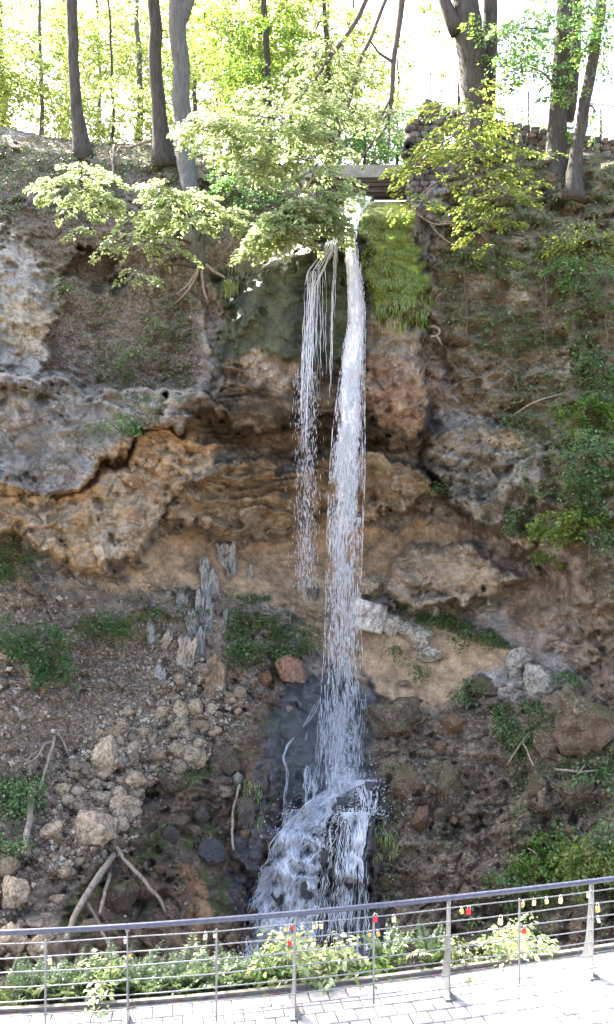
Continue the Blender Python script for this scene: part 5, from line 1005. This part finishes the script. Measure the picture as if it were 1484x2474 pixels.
WD = [
 ('fallen_branch', 'thick reddish branch slanting down behind the left rail', 'branch', [[(280, 2060, 14, .3), (230, 2130, 19, .45), (180, 2210, 16, .5), (160, 2270, 14, .5)]]), ('fallen_branch', 'pale thin branch slanting right from the thick one', 'branch', [[(276, 2042, 9, .3), (320, 2095, 10, .4), (372, 2152, 9, .4), (400, 2205, 8, .4)]]),
 ('fallen_branch', 'short pale branch standing below the thick reddish one', 'branch', [[(266, 2110, 9, .35), (252, 2160, 10, .4), (244, 2205, 9, .4)]]), ('fallen_log', 'grey barkless log lying up the left slope', 'log', [[(82, 1890, 17, .2), (74, 1960, 16, .2), (66, 2010, 17, .2), (64, 2052, 12, .2)]]),
 ('fallen_branch', 'bleached forked branch on the left slope', 'branch', [[(134, 1778, 8, .2), (118, 1830, 9, .25), (104, 1880, 7, .2), (96, 1912, 5, .15)], [(138, 1786, 5, .2), (108, 1795, 6, .3), (88, 1835, 5, .3), (60, 1845, 4, .2)], [(100, 1812, 4, .3), (80, 1820, 4, .3), (66, 1838, 3, .2)]]),
 ('fallen_branch', 'thin dark stick lying left of the bleached fork', 'branch', [[(140, 1770, 6, .1), (155, 1800, 6, .1), (168, 1826, 5, .1)]]), ('hanging_root', 'long dark root hanging on the wet rock left of the cascade', 'root', [[(580, 1895, 6, .3), (566, 1940, 7, .35), (560, 2000, 7, .35), (566, 2052, 6, .3)]]),
 ('curled_root', 'pale curled root sticking out under the moss bulge', 'root', [[(1030, 790, 7, .1), (1046, 788, 9, .3), (1064, 796, 7, .3), (1058, 812, 6, .2), (1040, 812, 6, .2)], [(1046, 800, 7, .25), (1062, 822, 7, .3), (1068, 836, 4, .3)]]),
 ('fallen_branch', 'pale branch lying under the huge brown block', 'branch', [[(1340, 1858, 6, .2), (1400, 1866, 7, .25), (1440, 1862, 5, .2)], [(1400, 1866, 4, .25), (1412, 1850, 4, .3)]]), ('fallen_branch', 'thin twiggy branch leaning over the grassy mound rock', 'branch', [[(1225, 1850, 4, .15), (1262, 1790, 5, .35), (1280, 1768, 4, .3)], [(1262, 1790, 4, .35), (1290, 1850, 4, .3)]]),
 ('dead_branch', 'bare dead branch bridging the dark trunk and the pale beech', 'branch', [[(272, 352, 6, .3), (310, 358, 7, .4), (360, 340, 8, .5), (400, 328, 8, .6), (428, 332, 7, .8)], [(276, 352, 6, .3), (272, 380, 5, .3), (274, 420, 5, .3)], [(276, 375, 5, .3), (290, 355, 4, .4)]]),
 ('bare_shrub', 'bare arching twigs on the lower right slope', 'twigs', [[(1285, 2160, 4, .2), (1284, 2100, 4, .4), (1260, 2080, 3, .5)], [(1288, 2120, 4, .2), (1300, 2060, 4, .5), (1275, 2050, 3, .5)], [(1360, 2060, 4, .2), (1355, 2040, 4, .4), (1340, 2035, 3, .4)]]),
 ('hanging_vine', 'thin vine dangling beneath the right overhang', 'vine', [[(1425, 1310, 3, .4), (1422, 1370, 3, .5), (1418, 1430, 3, .4)]]), ('cliff_roots', 'tangle of sunlit roots under the pale grey beech', 'roots', [[(484, 640, 10, .15), (470, 680, 7, .2), (445, 715, 5, .15), (420, 735, 3, .1)], [(488, 645, 8, .15), (490, 690, 8, .25), (505, 730, 5, .2)], [(478, 655, 8, .15), (455, 690, 6, .2), (425, 710, 4, .1)], [(500, 640, 9, .15), (525, 660, 7, .25), (545, 672, 5, .2)]]),
 ('hanging_vine', 'long bare vine down the upper right cliff under the young beech', 'vine', [[(1128, 590, 3, .2), (1122, 680, 3, .4), (1130, 770, 3, .3), (1126, 830, 3, .3)]]), ('hanging_vine', 'bare vine beside the pale rib on the right cliff', 'vine', [[(1312, 640, 4, .2), (1322, 700, 4, .35), (1316, 790, 3, .3), (1320, 880, 3, .3)]]), ('hanging_vine', 'thin vine near the right edge of the cliff', 'vine', [[(1470, 640, 3, .3), (1462, 740, 3, .4), (1468, 850, 3, .4)]]), ('fallen_branch', 'bare twig leaning on the right cliff below the vines', 'branch', [[(1230, 1010, 3, .15), (1290, 970, 4, .35), (1360, 950, 3, .3)]]),
 ('fallen_branch', 'dark stick low behind the left rail', 'branch', [[(215, 2180, 7, .3), (235, 2230, 8, .3), (262, 2290, 9, .3), (300, 2330, 8, .3)]]), ('dead_branch', 'wiry bare branches on the cliff under the stone pier', 'branch', [[(1010, 520, 5, .2), (1050, 545, 5, .4), (1090, 540, 4, .4)], [(1040, 540, 4, .4), (1070, 580, 4, .4), (1120, 600, 3, .3)]])]
for a in WD: wood(*a, **({'mat': 'twig'} if a[0] == 'hanging_vine' else {}))
# ------------------------------------------------------------------ walkway, rail, locks
ZW = ZC-5.1
xa = np.array((0., 742., 1484.)); co_ = np.polyfit(xa, (8.2, 8.62, 9.41), 2)
def rail(x):                                     # plan of the rail
    d = np.polyval(co_, x); return np.array(((x-CX)/F*d, d))
def frame(x):
    t = rail(x+2)-rail(x-2); t /= np.linalg.norm(t); return rail(x), t, np.array((-t[1], t[0]))          # point, along, outward
xs_ = np.linspace(-420, 1960, 400); RL = np.array([rail(x) for x in xs_]); AL = np.r_[0, np.cumsum(np.linalg.norm(np.diff(RL, axis=0), axis=1))]
def at_len(s, out=0.0):
    x = np.interp(s, AL, xs_); p, t, o = frame(x); return p+o*out, t, o
s = NT('paving_stone'); oi = s.n('ObjectInfo'); a = s.noise(14, 6, .7); b = s.noise(60, 3, .6)
c = s.mix(1, s.ramp(oi.outputs['Random'], (0, (.26, .245, .235)), (.5, (.31, .295, .285)), (1, (.36, .345, .33))), s.ramp(a, (.3, .8), (.7, 1.12)), 'MULTIPLY'); M['paver'] = s.pbr(c, .85, s.bump(b, .4, .01), spec=.25)
M['joint'] = soil_mat('joint_sand', ((.3, (.09, .08, .07)), (.7, (.18, .16, .14))))
s = NT('weathered_steel'); a = s.noise(12, 5, .6); M['edge'] = s.pbr(s.ramp(a, (.3, (.08, .075, .07)), (.7, (.2, .18, .16))), .6, s.bump(a, .3, .01), metal=.3)
s = NT('steel'); a = s.noise(40, 3, .6, mapscale=(1, 1, .2)); M['steel'] = s.pbr(s.ramp(a, (.3, (.17, .175, .19)), (.7, (.28, .285, .3))), .45, metal=.7)
s = NT('dark_tube'); a = s.noise(22, 4, .6); M['tube'] = s.pbr(s.ramp(a, (.3, (.05, .055, .08)), (.7, (.09, .095, .13))), .3, metal=.2, spec=.5)
# deck body
OUT = .46
sp = np.linspace(0, AL[-1], 60); top = []
edge = np.array([at_len(q, OUT)[0] for q in sp]); back = np.array([at_len(q, -1.75)[0] for q in sp])
V = np.vstack([np.c_[edge, np.full(60, ZW-.03)], np.c_[back, np.full(60, ZW-.03)], np.c_[edge, np.full(60, ZW-.5)], np.c_[back, np.full(60, ZW-.5)]])
i = np.arange(59); Q = np.vstack([np.stack([i, i+60, i+61, i+1], 1), np.stack([i, i+1, i+121, i+120], 1)])
wk = link('walkway', mesh_np('walkway', V, Q, M['joint'], False)); tag(wk, 'pale paved walkway along the ravine with a curved edge', kind='structure')
fl_ = MB(); b0 = np.array([at_len(q, -1.75)[0] for q in sp]); V = np.vstack([np.c_[b0, np.full(60, ZW-.004)], np.c_[b0[:, 0]*1.2, np.full(60, -3.), np.full(60, ZW-.004)]])
link('paved_floor', mesh_np('paved_floor', V, np.stack([i, i+60, i+61, i+1], 1), M['paver'], False), wk)
# pavers one by one where they show
PW, PD = .205, .2; pmesh = []
for kk in range(6):
    mb = MB(); g_ = .0055; x0, y0 = PW/2-g_, PD/2-g_; e = .008
    Vp = [(-x0, -y0, -.06), (x0, -y0, -.06), (x0, y0, -.06), (-x0, y0, -.06), (-x0, -y0, -e), (x0, -y0, -e), (x0, y0, -e), (-x0, y0, -e), (-x0+e, -y0+e, 0), (x0-e, -y0+e, 0), (x0-e, y0-e, 0), (-x0+e, y0-e, 0)]
    mb.add(np.array(Vp)+rng.normal(0, .0012, (12, 3)), [(8, 9, 10, 11), (4, 5, 9, 8), (5, 6, 10, 9), (6, 7, 11, 10), (7, 4, 8, 11), (0, 1, 5, 4), (1, 2, 6, 5), (2, 3, 7, 6), (3, 0, 4, 7)]); pmesh.append(mb.mesh('paving_slab', M['paver']))
cnt = 0; offs = np.arange(OUT-.13, -1.7, -PD); far_v = MB()
for r_, o_ in enumerate(offs):
    for s_ in np.arange(.1+(r_ % 2)*PW*.5, AL[-1], PW):
        p, t, o = at_len(s_, o_); X = CX+p[0]/p[1]*F; Y = CY+5.1/p[1]*F
        if -40 < X < 1524 and Y < 2510:
            ob = link('paving_slab', pmesh[cnt % 6], wk, (p[0], p[1], ZW+rng.normal(0, .0015))); ob.rotation_euler = (rng.normal(0, .004), rng.normal(0, .004), math.atan2(t[1], t[0])); cnt += 1
        else: far_v.box((p[0], p[1], ZW-.03), PW-.012, PD-.012, .06, (*t, 0), (*o, 0))
o = far_v.build('paving', M['paver'], wk); o['kind'] = 'stuff'
mb = MB(); mb2 = MB()
def strip(mb, off, w, z0, z1):
    A = np.array([at_len(q, off)[0] for q in sp]); B_ = np.array([at_len(q, off-w)[0] for q in sp])
    V = np.vstack([np.c_[A, np.full(60, z1)], np.c_[B_, np.full(60, z1)], np.c_[A, np.full(60, z0)], np.c_[B_, np.full(60, z0)]])
    mb.add(V, np.vstack([np.stack([i, i+60, i+61, i+1], 1), np.stack([i, i+1, i+121, i+120], 1), np.stack([i+60, i+180, i+181, i+61], 1), np.stack([i+120, i+121, i+181, i+180], 1)]))
strip(mb, OUT+.05, .05, ZW-.4, ZW+.05); mb.build('edge_plate', M['edge'], wk)
strip(mb2, OUT, .035, ZW-.05, ZW+.012); mb2.build('earth_strip', M['joint'], wk)

p0 = rail(742); rl = thing('railing', 'steel railing with a dark round handrail and seven thin rods along the walkway', 'railing', (*p0, ZW)); RO = np.array(rl.location)
mb = MB(); mb.tube([(*q, ZW+1.05) for q in RL]-RO, .0275, 14); mb.build('handrail', M['tube'], rl, True)
RH = [.94, .80, .66, .52, .38, .24, .10]
for h in RH:
    mb = MB(); pts = np.array([(*q, ZW+h) for q in RL]); pts[:, 2] += .004*np.sin(np.arange(400)*.09+h*30); mb.tube(pts-RO, .0065, 7); mb.build('rod', M['steel'], rl, True)
for x in (308, 713, 1085, 1430, -110, 1760):
    p, t, o = frame(x); T3, O3, U3 = np.array((*t, 0)), np.array((*o, 0)), np.array((0, 0, 1)); c = np.array((*p, ZW))-RO
    prof = [(-.03, 0), (.30, 0), (.17, .18), (.10, .42), (.06, .75), (.04, 1.02), (-.03, 1.02)]; mb = MB(); w = .0065
    V = [c+O3*a+U3*b+T3*sg*w for sg in (-1, 1) for a, b in prof]; m = len(prof)
    mb.add(V, [(0, 1, 2, 3), (0, 3, 4, 5), (0, 5, 6, 6)][:2]+[(7, 10, 9, 8), (7, 12, 11, 10)]+[(k, (k+1) % m, (k+1) % m+m, k+m) for k in range(m)]); mb.add([c+O3*a+U3*b+T3*sg*w for sg in (-1, 1) for a, b in ((-.03, 0), (.04, 1.02), (-.03, 1.02), (-.03, .5))], [(0, 1, 2, 3), (7, 6, 5, 4)])
    po = mb.build('post', M['steel'], rl)
    mb = MB(); mb.box(c+O3*.12+U3*.008, .12, .36, .016, T3, O3, U3); mb.build('base_plate', M['steel'], po)
    mb = MB(); mb.tube([c+U3*1.0, c+U3*1.03], .022, 10); mb.build('collar', M['steel'], po)
for x in (110, 523, 903, 1255, 1590):
    p, t, o = frame(x); c = np.array((*p, ZW))-RO; mb = MB(); mb.box(c+np.array((0, 0, .5)), .02, .012, .92, (*t, 0), (*o, 0)); mb.build('bar', M['steel'], rl)

def metal(name, col, rough=.35, me=.6):
    s = NT(name); oi = s.n('ObjectInfo'); a = s.noise(60, 3, .6); return s.pbr(s.mix(1, col, s.ramp(a, (.3, .8), (.7, 1.15)), 'MULTIPLY'), rough, metal=me)
M['brass'] = metal('brass', (.62, .44, .17)); M['red'] = metal('red_enamel', (.55, .02, .035), .3, 0); M['chrome'] = metal('chrome', (.62, .62, .62), .25, .9); M['silver'] = metal('silver', (.52, .52, .5), .4, .7); M['pale_brass'] = metal('pale_brass', (.66, .58, .36))
def lock_body(w, h, t, mat):
    bm = bmesh.new(); bmesh.ops.create_cube(bm, size=1)
    for v in bm.verts: v.co = (v.co.x*w, v.co.y*t, v.co.z*h-h/2)
    bmesh.ops.bevel(bm, geom=bm.edges[:], offset=.0045, segments=2, affect='EDGES', profile=.6)
    r = bmesh.ops.create_cone(bm, segments=10, radius1=.005, radius2=.005, depth=.002, cap_ends=True)
    for v in r['verts']: v.co = (v.co.x, v.co.y, v.co.z-h)
    me = bpy.data.meshes.new('body'); bm.to_mesh(me); bm.free(); me.materials.append(M[mat]); return me
def shackle(w, h):
    a = np.linspace(0, np.pi, 12); pts = np.vstack([[(w/2, 0, -.006)], np.stack([np.cos(a)*w/2, np.zeros(12), h-w/2+np.sin(a)*w/2], 1), [(-w/2, 0, -.006)]]); mb = MB(); mb.tube(pts, .0038, 7); return mb.mesh('shackle', M['chrome'], True)
shm = shackle(.028, .034); bodies = {}
LK = [(497, 0, 'silver', 1.0, 'silver padlock hung left of the thin bar on the top rod, larger of two'), (519, 0, 'pale_brass', .8, 'narrow pale padlock against the thin bar under the dark left handrail'), (303, 0, 'silver', .75, 'small grey padlock on the top rod beside the left main post'), (104, 0, 'silver', .7, 'tiny grey padlock on the top rod above the far left bar'), (121, 1, 'pale_brass', 1.0, 'pale padlock on the second rod beside the far left bar'), (313, 1, 'brass', .7, 'small brass padlock on the second rod at the left main post'),
 (690, 0, 'brass', .8, 'small brass padlock leftmost of three by the post before the cascade'), (699, 0, 'silver', .8, 'grey padlock in the middle of three by the post before the cascade'), (706, 0, 'red', .7, 'small red padlock tight against the post before the cascade'), (729, 0, 'silver', .8, 'grey padlock just right of the post before the cascade'), (700, 1, 'red', .9, 'red padlock on the second rod by the post before the cascade'),
 (757, 0, 'pale_brass', .8, 'pale padlock, left of a trio hanging in front of white water'), (765, 0, 'silver', .9, 'grey padlock, middle of a trio hanging in front of white water'), (776, 0, 'pale_brass', .95, 'pale padlock, right of a trio hanging in front of white water'), (907, -.2, 'red', 1.05, 'red padlock at the head of the thin bar right of the cascade'), (894, 1, 'brass', .8, 'brass padlock on the second rod left of the bar with the red lock'), (913, 1, 'brass', .85, 'brass padlock on the second rod right of the bar with the red lock'),
 (951, 0, 'pale_brass', 1.0, 'tall pale padlock alone between the red lock and the main post'), (886, 2, 'silver', .7, 'narrow grey padlock alone on the third rod right of the cascade'), (1115, 0, 'brass', .95, 'orange brass padlock right beside a red one on the top rod'), (1132, 0, 'red', 1.1, 'bright red padlock next to the orange brass one on the top rod'), (1209, 1, 'pale_brass', 1.2, 'large pale padlock alone on the second rod at right'),
 (1243, 2, 'brass', 1.0, 'brass padlock on the third rod left of the thin bar at right'), (1267, 2, 'red', 1.1, 'red padlock on the third rod right of the thin bar'), (1263, 0, 'brass', 1.1, 'large brass padlock at the head of the thin bar at right'), (1290, 0, 'pale_brass', .95, 'first of three pale padlocks spaced along the top rod at right'), (1320, 0, 'pale_brass', .95, 'second of three pale padlocks spaced along the top rod at right'), (1354, 0, 'pale_brass', 1.1, 'third of three pale padlocks, nearest the rightmost main post'),
 (1420, 0, 'silver', .8, 'grey padlock tucked behind the rightmost main post'), (1443, .8, 'brass', 1.2, 'large brass padlock right of the rightmost main post'), (1445, 1.6, 'silver', .9, 'grey padlock under the large brass one at the right end')]
for (x, r_, mt, sc_, lab) in LK:
    ri = int(round(max(r_, 0))); h = RH[ri]; p, t, o = frame(x); z = ZW+h-.026*sc_ if r_ == int(r_) and r_ >= 0 else ZW+h+(.026 if r_ < 0 else 0)-.026*sc_
    tt = thing('padlock', lab, 'padlock', (*(p-o*.008), z), 'padlocks hung on the railing'); tt.rotation_euler = (rng.normal(0, .15), rng.normal(0, .12), math.atan2(t[1], t[0])+rng.normal(0, .35)); tt.scale = (sc_,)*3
    if mt not in bodies: bodies[mt] = lock_body(.042, .05, .02, mt)
    link('body', bodies[mt], tt); link('shackle', shm, tt)

# ------------------------------------------------------------------ bank and plants beyond the walkway
q = np.linspace(0, AL[-1], 120); oo = np.linspace(OUT+.05, OUT+5, 30); V = []
for o_ in oo:
    for s_ in q:
        p, _, _ = at_len(s_, o_); f = (o_-OUT-.05)/5; V.append((p[0], p[1], ZW-.18-.4*f-5.6*sstep(.06, .7, np.array(f))))
V = np.array(V); V[:, 2] += fbm(V*1.3, 4, 700)*.22
ii = (np.arange(29)[:, None]*120+np.arange(119)[None]).ravel(); tag(link('river_bank', mesh_np('river_bank', V, np.stack([ii, ii+1, ii+121, ii+120], 1), M['soil'])), 'earth bank falling from the walkway to the pool', kind='structure')
def bank_pt(x, out): # layout column x, distance beyond the rail
    d0 = np.polyval(co_, x); p, t, o = frame(x); pt = p+o*out; f = (out-OUT-.05)/5; return np.array((pt[0], pt[1], ZW-.2-.4*f-5.6*sstep(.06, .7, np.array(f))))
def frond(seed):
    r = np.random.default_rng(seed); n = 17; t = np.linspace(0, 1, n); L = 1.0; arch = r.uniform(.35, .75)
    pts = np.stack([r.normal(0, .03)*t, arch*t**1.8*.75, t*(1-.30*arch*t**2)], 1); T = np.gradient(pts, axis=0); T /= np.linalg.norm(T, axis=1)[:, None]; S = np.array((1., 0, 0)); N = np.cross(S[None], T)
    mb = MB(); mb.tube(pts, np.linspace(.011, .003, n), 3, caps=False); cs, ds, ns, ls = [], [], [], []
    for k in range(2, n):
        ln = .26*np.sin(np.pi*np.clip(t[k]*.92+.05, 0, 1))**.8*(1.05-.5*t[k])
        for f in (0, .5):
            for sg in (-1, 1):
                c = pts[k]-T[k]*f/n; cs.append(c); ds.append(S*sg+T[k]*.55+N[k]*r.normal(0, .2)-np.array((0, 0, .15))); ns.append(N[k]+r.normal(0, .25, 3)); ls.append(max(ln*r.uniform(.8, 1.1), .04))
    V, Q = leaf_quads(np.array(cs), np.array(ds), np.array(ns), np.array(ls), .24); mb.add(V, Q); return mb.mesh('frond', M['fern'])
FR = [frond(k) for k in range(5)]
def fern(x, out, h, n, label, group=None):
    loc = bank_pt(x, out); t = thing('fern', label, 'fern', loc, group)
    for k in range(n):
        a = 2*np.pi*(k+.4*rng.random())/n; L = h*rng.uniform(.7, 1.1); o = link('frond', FR[rng.integers(5)], t, (0, 0, 0)); o.scale = (L*.85, L, L); o.rotation_euler = (rng.normal(-.12, .1), rng.normal(0, .06), a)
fg = 'pale green ferns crowding the bank behind the rail'
for x in np.arange(-30, 600, 24): fern(x+rng.normal(0, 8), .75+.25*rng.random(), (.62 if x < 260 else .55)*rng.uniform(.85, 1.1), 7, 'pale green fern in the dense row behind the left rail', fg)
for x in np.arange(0, 620, 34): fern(x+rng.normal(0, 8), 1.2+.25*rng.random(), (.85 if x < 180 else .78)*rng.uniform(.85, 1.1), 6, 'pale green fern in the dense row behind the left rail', fg)
for x in np.arange(590, 700, 26): fern(x, .9, .5, 7, 'smaller fern right of the dense row, before the cascade foot', 'small ferns before the cascade foot')
fern(985, .8, .7, 8, 'tall fern left of the main post right of the cascade'); fern(1022, .95, .75, 7, 'feathery fern touching the main post right of the cascade'); fern(1112, .8, .62, 8, 'arching fern just right of the main post'); fern(1165, .85, .5, 7, 'low fern between the arching fern and the sunlit leaves'); fern(870, .85, .45, 6, 'small fern left of the thin bar with the red lock')
def bank_shrub(x, out, w, h, n, mat, label, leaf=.075):
    loc = bank_pt(x, out); t = thing('leafy_plant', label, 'plant', loc); k = n; c0 = np.stack([rng.normal(0, w*.4, k), rng.normal(0, .14, k), h*(.2+.8*rng.random(k))], 1); az = rng.random(k)*6.28
    V, Q = spray_leaves(c0, az, np.full(k, .22), 16, leaf, .9, .2, .6, .03); link('foliage', mesh_np('foliage', V, Q, M[mat]), t)['kind'] = 'stuff'
    mb = MB()
    for c in c0[:16]: mb.tube(smooth_path([(c[0]*.5, c[1]*.5, -.1), (c[0]*.8, c[1]*.8, c[2]*.5), c], 5), (.006, .005, .005, .004, .003), 4, caps=False)
    mb.build('stems', M['twig'], t, True)['kind'] = 'stuff'
for a in ((735, .8, .34, .62, 40, 'leaf_bright', 'sunlit leafy plant just right of the post before the cascade'), (800, .85, .4, .58, 44, 'leaf_bright', 'broad sunlit leafy plant in front of the cascade foot'), (855, .8, .26, .5, 26, 'leaf_bright', 'sunlit leafy plant left of the bar with the red lock'), (690, .75, .26, .45, 22, 'leaf_mid', 'low green plant left of the post before the cascade'),
          (220, .7, .2, .5, 20, 'leaf_bright', 'whitish broad leaved plant among the left ferns'), (180, .65, .16, .3, 14, 'leaf_bright', 'small bright plant at the walkway edge left of the main post'), (480, .7, .2, .26, 14, 'leaf_mid', 'broad leaved weed left of the second thin bar'),
          (1290, .75, .3, .42, 26, 'leaf_bright', 'sunlit plant right of the thin bar at right'), (1360, .8, .3, .5, 30, 'leaf_bright', 'taller sunlit plant left of the rightmost main post'), (1185, .7, .2, .32, 14, 'leaf_bright', 'small sunlit weed left of the thin bar at right'), (930, .7, .2, .3, 14, 'leaf_mid', 'low weed right of the bar with the red lock')):
    bank_shrub(*a)
